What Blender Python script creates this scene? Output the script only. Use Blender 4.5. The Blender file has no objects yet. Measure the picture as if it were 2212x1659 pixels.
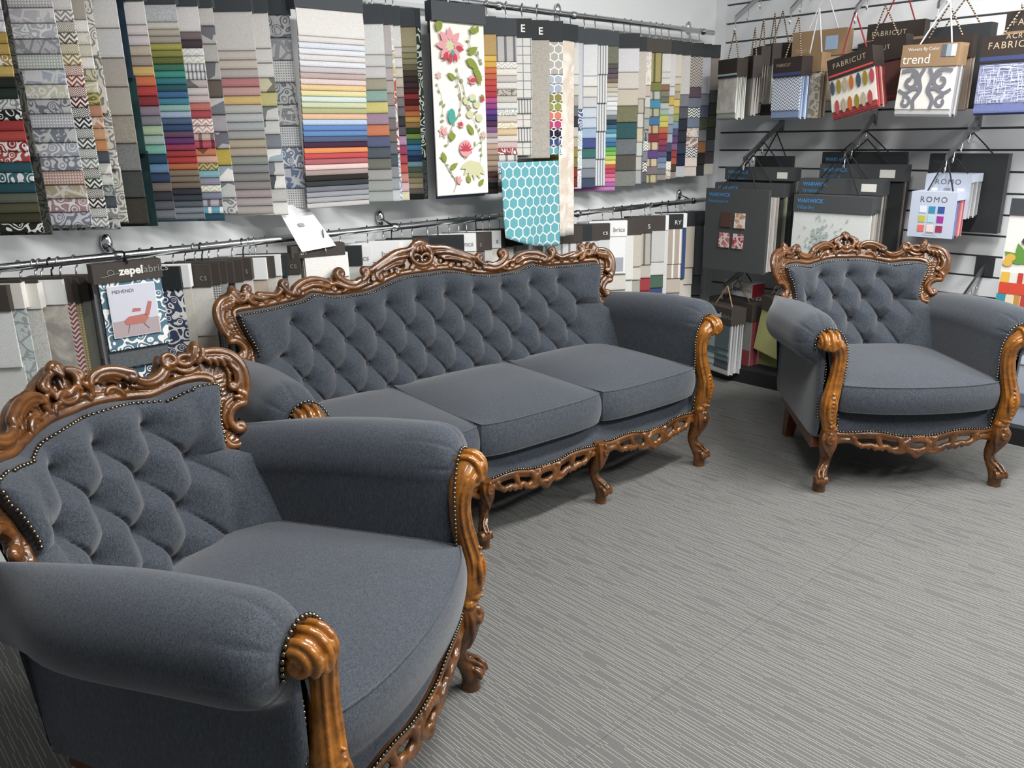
import bpy, math, random
import numpy as np
from mathutils import Vector, Matrix

random.seed(7); rng = np.random.default_rng(7)
scene = bpy.context.scene
COL = scene.collection
PI = math.pi

# ------------------------------------------------------------------ camera
CAM_H = 1.46
FPX = 1742.35
right = Vector((0.72826333, -0.68510526, -0.01622661))
down = Vector((-0.21189583, -0.2026, -0.9560614))
fwd = Vector((0.65171518, 0.69970281, -0.2927171))
cam = bpy.data.cameras.new('camera'); cam_o = bpy.data.objects.new('camera', cam); COL.objects.link(cam_o)
cam.sensor_fit = 'HORIZONTAL'; cam.sensor_width = 36.0; cam.lens = FPX / 2212 * 36.0
cam.clip_start = 0.02
up = -down; bk = -fwd
cam_o.matrix_world = Matrix(((right.x, up.x, bk.x, 0), (right.y, up.y, bk.y, 0), (right.z, up.z, bk.z, CAM_H), (0, 0, 0, 1)))
scene.camera = cam_o

# ------------------------------------------------------------------ world, lights, exposure
w = bpy.data.worlds.new('world'); scene.world = w; w.use_nodes = True
w.node_tree.nodes['Background'].inputs[0].default_value = (0.93, 0.97, 1.0, 1)
w.node_tree.nodes['Background'].inputs[1].default_value = 0.17
def area(name, loc, sx, sy, power, col=(1, 0.985, 0.955)):
    l = bpy.data.lights.new(name, 'AREA'); l.shape = 'RECTANGLE'; l.size = sx; l.size_y = sy; l.energy = power; l.color = col
    o = bpy.data.objects.new(name, l); COL.objects.link(o); o.location = loc
    return o
LIGHTS = [('ceiling_tube_lamp', (1.3, 0.75, 2.84), 1.25, 0.25, 46),
          ('ceiling_tube_lamp', (3.3, 0.75, 2.84), 1.25, 0.25, 50),
          ('ceiling_tube_lamp', (2.1, -1.25, 2.84), 1.25, 0.25, 52),
          ('ceiling_tube_lamp', (3.9, -1.25, 2.84), 1.25, 0.25, 56)]
for a in LIGHTS: area(*a)
vs = scene.view_settings
vs.view_transform = 'Standard'; vs.look = 'None'; vs.gamma = 1.0; vs.use_curve_mapping = False
vs.exposure = 0.72

# ------------------------------------------------------------------ helpers
def lin(c):
    c = c / 255.0
    return c / 12.92 if c <= 0.04045 else ((c + 0.055) / 1.055) ** 2.4
def hx(s, a=1.0):
    s = s.lstrip('#'); return (lin(int(s[0:2], 16)), lin(int(s[2:4], 16)), lin(int(s[4:6], 16)), a)

class MB:
    def __init__(s): s.v = []; s.f = []
    def add(s, vs, fs):
        n = len(s.v); s.v.extend([tuple(p) for p in vs]); s.f.extend([tuple(i + n for i in f) for f in fs])
    def box(s, x0, x1, y0, y1, z0, z1):
        s.add([(x0, y0, z0), (x1, y0, z0), (x1, y1, z0), (x0, y1, z0), (x0, y0, z1), (x1, y0, z1), (x1, y1, z1), (x0, y1, z1)],
              [(0, 3, 2, 1), (4, 5, 6, 7), (0, 1, 5, 4), (1, 2, 6, 5), (2, 3, 7, 6), (3, 0, 4, 7)])
    def tube(s, pts, rad, seg=8, cap=True):
        P = np.asarray(pts, float); n = len(P)
        r = np.asarray(rad, float) * np.ones(n) if np.ndim(rad) < 1 else np.asarray(rad, float)
        if len(r) != n: r = np.interp(np.linspace(0, 1, n), np.linspace(0, 1, len(r)), r)
        T = np.gradient(P, axis=0); T /= np.maximum(np.linalg.norm(T, axis=1), 1e-9)[:, None]
        ref = np.array([0, -1.0, 0]) if abs(T[0][1]) < 0.9 else np.array([1.0, 0, 0])
        nrm = ref - T[0] * (ref @ T[0]); nrm /= np.linalg.norm(nrm)
        rings = []; cs = [(math.cos(2 * PI * k / seg), math.sin(2 * PI * k / seg)) for k in range(seg)]
        Pn, Rn, Tn = list(P), list(r), list(T)
        if cap:
            Pn = [P[0] - T[0] * r[0] * 0.75] + Pn + [P[-1] + T[-1] * r[-1] * 0.75]
            Rn = [r[0] * 0.55] + Rn + [r[-1] * 0.55]; Tn = [T[0]] + Tn + [T[-1]]
        vs = []
        for p, rr, t in zip(Pn, Rn, Tn):
            nrm = nrm - t * (nrm @ t); ln = np.linalg.norm(nrm)
            nrm = nrm / ln if ln > 1e-6 else np.array([1.0, 0, 0])
            b = np.cross(t, nrm)
            for c, q in cs: vs.append(p + (nrm * c + b * q) * rr)
        m = len(Pn); fs = []
        for i in range(m - 1):
            for k in range(seg):
                a = i * seg + k; b_ = i * seg + (k + 1) % seg
                fs.append((a, b_, b_ + seg, a + seg))
        fs.append(tuple(range(seg - 1, -1, -1))); fs.append(tuple((m - 1) * seg + k for k in range(seg)))
        s.add(vs, fs)
    def ell(s, c, r, nu=10, nv=6):
        vs = [(c[0], c[1], c[2] - r[2])]
        for j in range(1, nv):
            a = -PI / 2 + PI * j / nv
            for i in range(nu):
                b = 2 * PI * i / nu; vs.append((c[0] + r[0] * math.cos(a) * math.cos(b), c[1] + r[1] * math.cos(a) * math.sin(b), c[2] + r[2] * math.sin(a)))
        vs.append((c[0], c[1], c[2] + r[2])); fs = []; L = len(vs) - 1
        for i in range(nu): fs.append((0, 1 + (i + 1) % nu, 1 + i)); fs.append((L, L - nu + i, L - nu + (i + 1) % nu))
        for j in range(nv - 2):
            for i in range(nu):
                a = 1 + j * nu + i; b = 1 + j * nu + (i + 1) % nu; fs.append((a, b, b + nu, a + nu))
        s.add(vs, fs)
    def grid(s, A, closed_u=False, flip=False):
        A = np.asarray(A); n, m = A.shape[:2]; vs = A.reshape(-1, 3); fs = []
        for i in range(n - 1 + (1 if closed_u else 0)):
            for j in range(m - 1):
                a = i * m + j; b = ((i + 1) % n) * m + j; q = (a, b, b + 1, a + 1); fs.append(q[::-1] if flip else q)
        s.add(vs, fs)
    def mesh(s, name, smooth=False):
        me = bpy.data.meshes.new(name); me.from_pydata([tuple(map(float, p)) for p in s.v], [], s.f)
        me.validate()
        if smooth: me.polygons.foreach_set('use_smooth', [True] * len(me.polygons))
        return me
    def obj(s, name, mat, parent=None, smooth=False):
        return mk(name, s.mesh(name, smooth), mat, parent)
def mk(name, me, mat=None, parent=None):
    o = bpy.data.objects.new(name, me); COL.objects.link(o)
    if mat is not None and me is not None and not me.materials: me.materials.append(mat)
    if parent is not None: o.parent = parent
    return o
def tag(o, label, cat, group=None):
    o['label'] = label; o['category'] = cat
    if group: o['group'] = group
    return o
def empty(name, loc=(0, 0, 0), rz=0.0, label=None, cat=None, group=None):
    o = bpy.data.objects.new(name, None); COL.objects.link(o); o.location = loc; o.rotation_euler = (0, 0, rz); o.empty_display_size = 0.05
    if label: tag(o, label, cat, group)
    return o
def struct(o): o['kind'] = 'structure'; return o
def cr(pts, n=8):
    P = np.asarray(pts, float)
    Q = np.vstack([2 * P[0] - P[1], P, 2 * P[-1] - P[-2]]); out = []
    for i in range(1, len(Q) - 2):
        p0, p1, p2, p3 = Q[i - 1], Q[i], Q[i + 1], Q[i + 2]
        for k in range(n):
            t = k / n
            out.append(0.5 * ((2 * p1) + (-p0 + p2) * t + (2 * p0 - 5 * p1 + 4 * p2 - p3) * t * t + (-p0 + 3 * p1 - 3 * p2 + p3) * t ** 3))
    out.append(P[-1]); return np.array(out)
def spiral(cx, cz, r0, r1, a0, a1, n=18):
    t = np.linspace(0, 1, n); a = np.radians(a0 + (a1 - a0) * t); r = r0 + (r1 - r0) * t
    return np.stack([cx + r * np.cos(a), cz + r * np.sin(a)], 1)
def voxel(o, size, iters=2, fac=0.5):
    m = o.modifiers.new('r', 'REMESH'); m.mode = 'VOXEL'; m.voxel_size = size; m.use_smooth_shade = True
    m2 = o.modifiers.new('s', 'SMOOTH'); m2.iterations = iters; m2.factor = fac
    dg = bpy.context.evaluated_depsgraph_get(); dg.update()
    me = bpy.data.meshes.new_from_object(o.evaluated_get(dg)); o.modifiers.clear()
    old = o.data; mats = [x for x in old.materials]; o.data = me
    if not me.materials:
        for x in mats: me.materials.append(x)
    me.polygons.foreach_set('use_smooth', [True] * len(me.polygons))
    me.name = o.name; return o
def sstep(a, b, x):
    t = np.clip((x - a) / (b - a), 0, 1); return t * t * (3 - 2 * t)

# ------------------------------------------------------------------ materials
def mat(name, col=(0.8, 0.8, 0.8, 1), rough=0.5, metal=0.0, spec=0.5, coat=0.0, sheen=0.0):
    m = bpy.data.materials.new(name); m.use_nodes = True
    b = m.node_tree.nodes['Principled BSDF']
    b.inputs['Base Color'].default_value = col; b.inputs['Roughness'].default_value = rough; b.inputs['Metallic'].default_value = metal
    b.inputs['Specular IOR Level'].default_value = spec; b.inputs['Coat Weight'].default_value = coat
    b.inputs['Sheen Weight'].default_value = sheen
    return m
class NT:
    def __init__(s, m): s.t = m.node_tree; s.b = m.node_tree.nodes['Principled BSDF']
    def n(s, typ, **kw):
        nd = s.t.nodes.new(typ)
        for k, v in kw.items(): setattr(nd, k, v)
        return nd
    def l(s, a, b): s.t.links.new(a, b)
    def val(s, x, sock):
        if isinstance(x, (int, float)): sock.default_value = x
        elif isinstance(x, tuple): sock.default_value = x
        else: s.l(x, sock)
    def m(s, op, a, b=0.0, c=0.0, clamp=False):
        nd = s.n('ShaderNodeMath', operation=op); nd.use_clamp = clamp
        s.val(a, nd.inputs[0]); s.val(b, nd.inputs[1]); s.val(c, nd.inputs[2]); return nd.outputs[0]
    def mix(s, f, a, b):
        nd = s.n('ShaderNodeMix', data_type='RGBA'); s.val(f, nd.inputs[0]); s.val(a, nd.inputs[6]); s.val(b, nd.inputs[7]); return nd.outputs[2]
    def coord(s, which='Object'): return s.n('ShaderNodeTexCoord').outputs[which]
    def mapping(s, v, sc=(1, 1, 1), loc=(0, 0, 0), rot=(0, 0, 0)):
        nd = s.n('ShaderNodeMapping'); nd.inputs['Scale'].default_value = sc; nd.inputs['Location'].default_value = loc; nd.inputs['Rotation'].default_value = rot
        s.l(v, nd.inputs['Vector']); return nd.outputs[0]
    def noise(s, v, scale=5, detail=2, rough=0.5, dist=0.0):
        nd = s.n('ShaderNodeTexNoise'); nd.inputs['Scale'].default_value = scale; nd.inputs['Detail'].default_value = detail
        nd.inputs['Roughness'].default_value = rough; nd.inputs['Distortion'].default_value = dist
        s.l(v, nd.inputs['Vector']); return nd.outputs['Fac']
    def vor(s, v, scale=5, feature='F1', out='Distance'):
        nd = s.n('ShaderNodeTexVoronoi', feature=feature); nd.inputs['Scale'].default_value = scale; s.l(v, nd.inputs['Vector']); return nd.outputs[out]
    def wave(s, v, scale=5, dist=0.0, direction='X', detail=0, typ='BANDS'):
        nd = s.n('ShaderNodeTexWave', wave_type=typ); nd.bands_direction = direction
        nd.inputs['Scale'].default_value = scale; nd.inputs['Distortion'].default_value = dist; nd.inputs['Detail'].default_value = detail
        s.l(v, nd.inputs['Vector']); return nd.outputs['Fac']
    def ramp(s, f, stops):
        nd = s.n('ShaderNodeValToRGB'); e = nd.color_ramp.elements
        while len(e) < len(stops): e.new(0.5)
        for x, (p, c) in zip(e, stops): x.position = p; x.color = c
        s.l(f, nd.inputs[0]); return nd.outputs[0]
    def sep(s, v):
        nd = s.n('ShaderNodeSeparateXYZ'); s.l(v, nd.inputs[0]); return nd.outputs
    def comb(s, x, y, z=0.0):
        nd = s.n('ShaderNodeCombineXYZ'); s.val(x, nd.inputs[0]); s.val(y, nd.inputs[1]); s.val(z, nd.inputs[2]); return nd.outputs[0]
    def bump(s, h, strength=0.3, dist=0.001):
        nd = s.n('ShaderNodeBump'); nd.inputs['Strength'].default_value = strength; nd.inputs['Distance'].default_value = dist
        s.l(h, nd.inputs['Height']); s.l(nd.outputs[0], s.b.inputs['Normal'])
    def col(s, c): s.l(c, s.b.inputs['Base Color'])

def m_upholstery():
    m = mat('slate_woven_upholstery', rough=0.85, spec=0.25, sheen=0.25); t = NT(m); c = t.coord()
    big = t.noise(c, 9, 3, 0.6)
    slub = t.noise(t.mapping(c, (620, 620, 90)), 1, 2, 0.6)
    slub2 = t.noise(t.mapping(c, (130, 620, 620)), 1, 2, 0.6)
    fine = t.noise(c, 1150, 1, 0.5)
    f = t.m('ADD', t.m('MULTIPLY', slub, 0.36), t.m('ADD', t.m('MULTIPLY', slub2, 0.26), t.m('MULTIPLY', fine, 0.38)))
    mid = t.noise(t.mapping(c, (260, 260, 40)), 1, 2, 0.6)
    f = t.m('ADD', t.m('MULTIPLY', f, 0.86), t.m('MULTIPLY', mid, 0.14))
    k = t.m('MULTIPLY_ADD', t.m('SUBTRACT', f, 0.5), 6.0, 0.45, True)
    a = t.mix(k, hx('1a1e24'), hx('505863'))
    b2 = t.mix(t.m('MULTIPLY', big, 0.45), a, hx('2f3138'))
    t.col(b2); t.bump(f, 0.35, 0.0012)
    t.b.inputs['Sheen Roughness'].default_value = 0.5
    return m
def m_wood(name, ca, cb, rough=0.3):
    m = mat(name, rough=rough, spec=0.5, coat=0.35); t = NT(m); c = t.coord()
    g = t.noise(t.mapping(c, (9, 40, 40)), 1, 4, 0.6, 0.6)
    g2 = t.noise(c, 14, 3, 0.6)
    f = t.m('ADD', t.m('MULTIPLY', g, 0.5), t.m('MULTIPLY', g2, 0.5))
    t.col(t.ramp(f, [(0.32, ca), (0.62, cb)]))
    t.b.inputs['Coat Roughness'].default_value = 0.18
    t.bump(g, 0.08, 0.002)
    return m
def m_carpet():
    m = mat('grey_lined_carpet', rough=0.95, spec=0.1); t = NT(m)
    geo = t.n('ShaderNodeNewGeometry').outputs['Position']
    x, y, z = t.sep(geo)
    fib = t.noise(geo, 420, 2, 0.7); mid = t.noise(geo, 60, 3, 0.6); big = t.noise(geo, 1.3, 2, 0.5)
    def layer(pitch, ln, width, gap):
        xs = t.m('DIVIDE', x, pitch)
        wob = t.m('MULTIPLY', t.m('SUBTRACT', t.noise(t.comb(t.m('MULTIPLY', xs, 3.1), t.m('MULTIPLY', y, 30.0)), 1, 1), 0.5), 0.12)
        xs = t.m('ADD', xs, wob)
        cell = t.m('FLOOR', xs); fr = t.m('SUBTRACT', xs, cell)
        hash_ = t.m('FRACT', t.m('MULTIPLY', t.m('SINE', t.m('MULTIPLY', cell, 12.9898)), 43758.5))
        yy = t.m('ADD', t.m('DIVIDE', y, ln), t.m('MULTIPLY', hash_, 91.0))
        dash = t.n('ShaderNodeTexWhiteNoise', noise_dimensions='2D')
        t.l(t.comb(cell, t.m('FLOOR', yy)), dash.inputs['Vector'])
        r1 = dash.outputs['Value']
        pos = t.m('MULTIPLY_ADD', t.m('GREATER_THAN', r1, 0.5), 0.40, 0.30)
        line = t.m('LESS_THAN', t.m('ABSOLUTE', t.m('SUBTRACT', fr, pos)), width)
        return t.m('MULTIPLY', line, t.m('GREATER_THAN', t.m('FRACT', t.m('MULTIPLY', r1, 17.0)), gap))
    li = layer(0.0115, 0.085, 0.090, 0.10)
    base = t.mix(t.m('MULTIPLY_ADD', t.m('SUBTRACT', fib, 0.5), 2.2, 0.5, True), hx('464645'), hx('727271'))
    base = t.mix(t.m('MULTIPLY', mid, 0.35), base, hx('565655'))
    base = t.mix(t.m('MULTIPLY', t.m('MULTIPLY_ADD', t.m('SUBTRACT', big, 0.5), 2.5, 0.5, True), 0.16), base, hx('676663'))
    t.col(t.mix(t.m('MULTIPLY', li, 0.9), base, hx('8b8c89')))
    t.bump(t.m('ADD', fib, t.m('MULTIPLY', li, 0.4)), 0.5, 0.002)
    return m
def pat_common(name, pattern):
    """Cloth swatch: base colour from the object's colour, second colour from its alpha (0 dark .. 1 white)."""
    m = mat(name, rough=0.88, spec=0.2); t = NT(m); oi = t.n('ShaderNodeObjectInfo'); c = t.coord()
    base = oi.outputs['Color']; al = oi.outputs['Alpha']
    dark = t.n('ShaderNodeMix', data_type='RGBA', blend_type='MULTIPLY'); dark.inputs[0].default_value = 1.0
    t.l(base, dark.inputs[6]); dark.inputs[7].default_value = (0.34, 0.36, 0.40, 1)
    second = t.mix(al, dark.outputs[2], (0.86, 0.85, 0.82, 1))
    rnd = oi.outputs['Random']
    cc = t.n('ShaderNodeVectorMath', operation='ADD'); t.l(c, cc.inputs[0]); t.l(t.comb(t.m('MULTIPLY', rnd, 3.0), 0.0, t.m('MULTIPLY', rnd, 7.0)), cc.inputs[1]); v = cc.outputs[0]
    x, y, z = t.sep(c)
    wv = t.noise(t.mapping(v, (700, 700, 160)), 1, 1); wv2 = t.noise(t.mapping(v, (160, 700, 700)), 1, 1)
    weave = t.m('ADD', t.m('MULTIPLY', wv, 0.5), t.m('MULTIPLY', wv2, 0.5))
    f = None
    if pattern == 'floral':
        d = t.vor(v, 34, 'SMOOTH_F1'); n = t.noise(v, 40, 2, 0.5, 1.5)
        f = t.m('GREATER_THAN', t.m('ADD', t.m('SINE', t.m('MULTIPLY', d, 30.0)), t.m('MULTIPLY', n, 1.6)), 1.15)
    elif pattern == 'leaf':
        d = t.vor(v, 22, 'DISTANCE_TO_EDGE'); n = t.noise(v, 26, 3, 0.6, 2.0); f = t.m('MULTIPLY', t.m('GREATER_THAN', t.m('ADD', t.m('LESS_THAN', d, 0.07), t.m('GREATER_THAN', n, 0.57)), 0.5), 0.62)
    elif pattern == 'diamond':
        a = t.m('ABSOLUTE', t.m('SUBTRACT', t.m('FRACT', t.m('DIVIDE', x, 0.024)), 0.5)); b = t.m('ABSOLUTE', t.m('SUBTRACT', t.m('FRACT', t.m('DIVIDE', z, 0.024)), 0.5))
        f = t.m('GREATER_THAN', t.m('FRACT', t.m('MULTIPLY', t.m('ADD', a, b), 4.0)), 0.5)
    elif pattern == 'chevron':
        a = t.m('ABSOLUTE', t.m('SUBTRACT', t.m('FRACT', t.m('DIVIDE', x, 0.03)), 0.5))
        f = t.m('GREATER_THAN', t.m('FRACT', t.m('ADD', t.m('DIVIDE', z, 0.016), t.m('MULTIPLY', a, 2.0))), 0.5)
    elif pattern == 'stripe':
        f = t.m('GREATER_THAN', t.m('FRACT', t.m('DIVIDE', x, 0.014)), 0.6)
    elif pattern == 'wide_stripe':
        f = t.m('GREATER_THAN', t.m('FRACT', t.m('DIVIDE', x, 0.042)), 0.72)
    elif pattern == 'dots':
        a = t.m('SUBTRACT', t.m('FRACT', t.m('DIVIDE', x, 0.009)), 0.5); b = t.m('SUBTRACT', t.m('FRACT', t.m('DIVIDE', z, 0.009)), 0.5)
        f = t.m('LESS_THAN', t.m('ADD', t.m('MULTIPLY', a, a), t.m('MULTIPLY', b, b)), 0.075)
    elif pattern == 'check':
        a = t.m('GREATER_THAN', t.m('FRACT', t.m('DIVIDE', x, 0.038)), 0.9); b = t.m('GREATER_THAN', t.m('FRACT', t.m('DIVIDE', z, 0.038)), 0.9)
        f = t.m('MAXIMUM', a, b)
    elif pattern == 'abstract':
        d = t.vor(v, 15, 'F1', 'Color'); sp = t.sep(d)[0]; f = t.m('GREATER_THAN', sp, 0.55)
    elif pattern in ('hex', 'hex_large'):
        s_ = 0.040 if pattern == 'hex' else 0.054
        px = t.m('DIVIDE', x, s_); pz = t.m('DIVIDE', z, s_)
        def cell(ox, oz):
            a = t.m('SUBTRACT', t.m('WRAP', t.m('ADD', px, ox), 1.0, 0.0), 0.5)
            b = t.m('SUBTRACT', t.m('WRAP', t.m('ADD', pz, oz), 1.7320508, 0.0), 0.8660254)
            return a, b, t.m('ADD', t.m('MULTIPLY', a, a), t.m('MULTIPLY', b, b))
        a1, b1, d1 = cell(0.0, 0.0); a2, b2, d2 = cell(0.5, 0.8660254)
        s1 = t.m('LESS_THAN', d1, d2); s2 = t.m('SUBTRACT', 1.0, s1)
        a = t.m('ABSOLUTE', t.m('ADD', t.m('MULTIPLY', a1, s1), t.m('MULTIPLY', a2, s2)))
        b = t.m('ABSOLUTE', t.m('ADD', t.m('MULTIPLY', b1, s1), t.m('MULTIPLY', b2, s2)))
        hd = t.m('MAXIMUM', a, t.m('ADD', t.m('MULTIPLY', a, 0.5), t.m('MULTIPLY', b, 0.8660254)))
        f = t.m('MULTIPLY', t.m('GREATER_THAN', hd, 0.435), 0.75 if pattern == 'hex_large' else 1.0)
    elif pattern == 'marl':
        f = t.m('MULTIPLY_ADD', t.m('SUBTRACT', t.noise(v, 130, 3, 0.7), 0.5), 2.5, 0.15, True); f = t.m('MULTIPLY', f, 0.6)
    elif pattern == 'watercolour':
        f = t.m('MULTIPLY_ADD', t.m('SUBTRACT', t.noise(v, 11, 4, 0.6, 0.8), 0.5), 6.0, 0.5, True); f = t.m('MULTIPLY', f, 0.6)
    col = base if f is None else t.mix(f, base, second)
    shade = t.n('ShaderNodeMix', data_type='RGBA', blend_type='MULTIPLY'); shade.inputs[0].default_value = 1.0
    t.l(col, shade.inputs[6])
    g = t.m('MULTIPLY_ADD', t.m('SUBTRACT', weave, 0.5), 0.7, 1.0)
    gc = t.n('ShaderNodeCombineColor'); [t.l(g, gc.inputs[i]) for i in range(3)]
    t.l(gc.outputs[0], shade.inputs[7]); t.col(shade.outputs[2])
    t.bump(weave, 0.15, 0.001)
    return m
PATS = {'': 'plain', 'f': 'floral', 'l': 'leaf', 'd': 'diamond', 'c': 'chevron', 's': 'stripe', 'w': 'wide_stripe', 'o': 'dots', 'k': 'check', 'a': 'abstract', 'h': 'hex', 'j': 'hex_large', 'm': 'marl', 'q': 'watercolour'}
CLOTH = {k: pat_common('cloth_' + v, v) for k, v in PATS.items()}
M = dict(
    uph=m_upholstery(),
    wood=m_wood('carved_walnut_stain', hx('2c1808'), hx('6c4119'), 0.26),
    honey=m_wood('honey_brown_wood', hx('54300e'), hx('985f1c'), 0.25),
    railwood=m_wood('dark_rail_wood', hx('3c1d0d'), hx('5e3016'), 0.4),
    nail=mat('antique_brass_nail', hx('746c5c'), 0.16, 1.0),
    carpet=m_carpet(),
    wall=mat('white_painted_wall', hx('e6e9ea'), 0.7),
    slat=mat('white_slat_board', hx('dfe1e4'), 0.45),
    groove=mat('dark_groove', hx('6a6c70'), 0.6),
    ceil=mat('white_ceiling', hx('efefee'), 0.9),
    black=mat('black_plinth', hx('17181a'), 0.6),
    chrome=mat('chrome', hx('d6d8da'), 0.12, 1.0),
    steel=mat('brushed_steel', hx('a9abad'), 0.32, 1.0),
    blackwire=mat('black_wire', hx('151515'), 0.4, 0.3),
    hdr=mat('charcoal_header_card', hx('3b4045'), 0.7),
    hdrb=mat('brown_header_card', hx('403a35'), 0.7),
    hdrd=mat('black_header_card', hx('22272a'), 0.7),
    white=mat('white_card', hx('f0f1f2'), 0.6),
    cream=mat('cream_card', hx('e9e6df'), 0.7),
    bluegrey=mat('pale_blue_grey_card', hx('b9c1d2'), 0.55),
    grey=mat('grey_card', hx('8d9099'), 0.7),
    charcoal=mat('charcoal_board', hx('45484a'), 0.75),
    board=mat('black_board', hx('2b2d30'), 0.6),
    kraft=mat('brown_kraft_card', hx('957a5c'), 0.75),
    espresso=mat('espresso_card', hx('2f2622'), 0.6),
    red=mat('red_card', hx('b3202f'), 0.5),
    redcord=mat('red_cord', hx('8c2430'), 0.8), whitecord=mat('white_cord', hx('dcdde0'), 0.7), tancord=mat('tan_cord', hx('a88a66'), 0.8), blackcord=mat('black_cord', hx('26262a'), 0.8),
    ink_white=mat('white_print', hx('eceae4'), 0.6), ink_grey=mat('grey_print', hx('8b8a88'), 0.6), ink_blue=mat('blue_print', hx('4a8cc4'), 0.6),
    ink_dark=mat('dark_print', hx('4a4f5c'), 0.6), ink_tan=mat('tan_print', hx('b9a88e'), 0.6), ink_red=mat('coral_print', hx('d8504e'), 0.6),
)
def m_cord():
    m = mat('twisted_two_tone_cord', rough=0.85); t = NT(m); c = t.coord()
    wv = t.wave(t.mapping(c, (1, 1, 1)), 26, 0, 'Z'); t.col(t.mix(t.m('GREATER_THAN', wv, 0.5), hx('2a2320'), hx('b9a58a'))); return m
M['cord'] = m_cord()
_flat = {}
def flat(hexc, rough=0.75):
    if hexc not in _flat: _flat[hexc] = mat('colour_' + hexc, hx(hexc), rough)
    return _flat[hexc]

# ------------------------------------------------------------------ room
WALL_Y = 3.12; WALL_X = 4.70
fl = MB(); fl.box(-3.5, WALL_X, -4.0, WALL_Y, -0.06, -0.012); floor = struct(fl.obj('floor', flat('3c3c3c')))
for (y0, y1) in ((-4.0, 1.0890), (1.0899, WALL_Y)):
    b = MB(); b.box(-3.5, WALL_X, y0, y1, -0.012, 0.0); b.obj('carpet_length', M['carpet'], floor)
b = MB(); b.box(-3.5, WALL_X + 0.1, WALL_Y, WALL_Y + 0.1, 0, 2.9); struct(b.obj('wall_back', M['wall']))
b = MB(); b.box(WALL_X + 0.02, WALL_X + 0.12, -4.0, WALL_Y, 0, 2.9); wr = struct(b.obj('wall_right', M['groove']))
b = MB(); b.box(-3.5, WALL_X + 0.1, -4.0, WALL_Y + 0.1, 2.9, 3.0); struct(b.obj('ceiling', M['ceil']))
b = MB(); b.box(WALL_X, WALL_X + 0.02, WALL_Y - 0.075, WALL_Y, 0, 2.9); b.obj('panel', M['wall'], wr)
P_ = 0.107; z_g = 1.4644
sl = MB(); sl.box(0, 0.022, -4.0, WALL_Y - 0.075, 0.0, P_ - 0.011)
slm = sl.mesh('slat')
k = -13
while True:
    zz = z_g + k * P_ + 0.0055
    if zz > 2.85: break
    if zz > 0.02:
        o = mk('slat', slm, M['slat'], wr); o.location = (WALL_X, 0, zz)
    k += 1
b = MB(); b.box(4.24, WALL_X, -4.0, 2.90, 0.0, 0.085); struct(b.obj('trim_1', M['black']))

# ------------------------------------------------------------------ carved seating
class Seat:
    pass
def ring2(cx, cz, rx, rz, n=22):
    a = np.linspace(0, 2 * PI, n); return np.stack([cx + rx * np.cos(a), cz + rz * np.sin(a)], 1)
def curl_end(path, r, turns=1.15, side=1):
    """append an inward spiral of radius r to the end of a 2D path, curling to its left (+1) or right (-1)"""
    P = cr(path, 6); d = P[-1] - P[-2]; d /= np.linalg.norm(d); nrm = np.array([-d[1], d[0]]) * side
    c = P[-1] + nrm * r; a0 = math.degrees(math.atan2(-nrm[1], -nrm[0]))
    return np.vstack([P, spiral(c[0], c[1], r, r * 0.25, a0, a0 + side * 360 * turns, 18)[1:]])

def corner_strokes(dx, inner_side):
    """carving of the shoulder, side and lower end; chair coordinates shifted by dx"""
    q = lambda pts: np.array([(x + dx, z) for x, z in pts]); S = []
    S.append((cr(q([(.318, .905), (.332, .922), (.342, .940), (.346, .950)]), 5), [.012, .014, .014, .009], .014))
    S.append((cr(q([(.330, .905), (.345, .918), (.352, .936)]), 5), [.008, .009, .006], .026))
    S.append((ring2(.308 + dx, .915, .017, .012), [.0075], .020)); S.append((q([(.300, .905), (.318, .920)]), [.007, .005], .012))
    out = [(.352, .926), (.384, .922), (.408, .908), (.420, .882), (.420, .852), (.411, .818), (.398, .797)]
    O = cr(q(out), 6); S.append((O, [.009, .011, .012, .012, .011, .009], .020))
    c = np.array([.345 + dx, .84])
    for off, r, rel, m in ((.013, .0060, .026, .92), (.024, .0055, .023, .8), (.034, .005, .016, .9)):
        d = c - O; d /= np.linalg.norm(d, axis=1)[:, None]; P = (O + d * off)[2:int(len(O) * m)]; S.append((P, [r * .6, r, r, r * .7], rel))
    S.append((curl_end(q([(.392, .892), (.403, .862), (.398, .838), (.386, .824)]), .008, 1.0, -1), [.006, .008, .006], .026))
    for k, x in enumerate((.345, .359, .373, .387)):
        S.append((cr(q([(x - .004, .914 - k * .002), (x + .006, .906 - k * .003), (x + .008, .892 - k * .005)]), 4), [.006, .0078, .004], .028))
    S.append((curl_end(q([(.400, .800), (.392, .778), (.374, .776), (.354, .762), (.343, .740), (.349, .718)]), .011, 1.1, 1), [.008, .011, .011, .010, .008], .018))
    S.append((cr(q([(.388, .812), (.398, .800), (.394, .786)]), 4), [.006, .009, .005], .024)); S.append((cr(q([(.376, .800), (.388, .794), (.386, .782)]), 4), [.005, .008, .005], .022))
    S.append((cr(q([(.372, .795), (.352, .782), (.334, .755), (.332, .725)]), 5), [.005, .007, .006, .004], .016))
    S.append((cr(q([(.316, .705), (.325, .677), (.348, .674), (.366, .690)]), 5), [.010, .011, .010, .008], .010))
    for zz in np.arange(.690, .860, .0115):
        xi = np.interp(zz, inner_side[:, 1], inner_side[:, 0]); xo = np.interp(zz, [.67, .70, .74, .77, .80, .86], [.356 + dx, .340 + dx, .334 + dx, .350 + dx, .372 + dx, .382 + dx])
        S.append((np.array([(xi + .006, zz), (xo - .004, zz + .003)]), [.0036, .0036], .0085))
    return S
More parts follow.
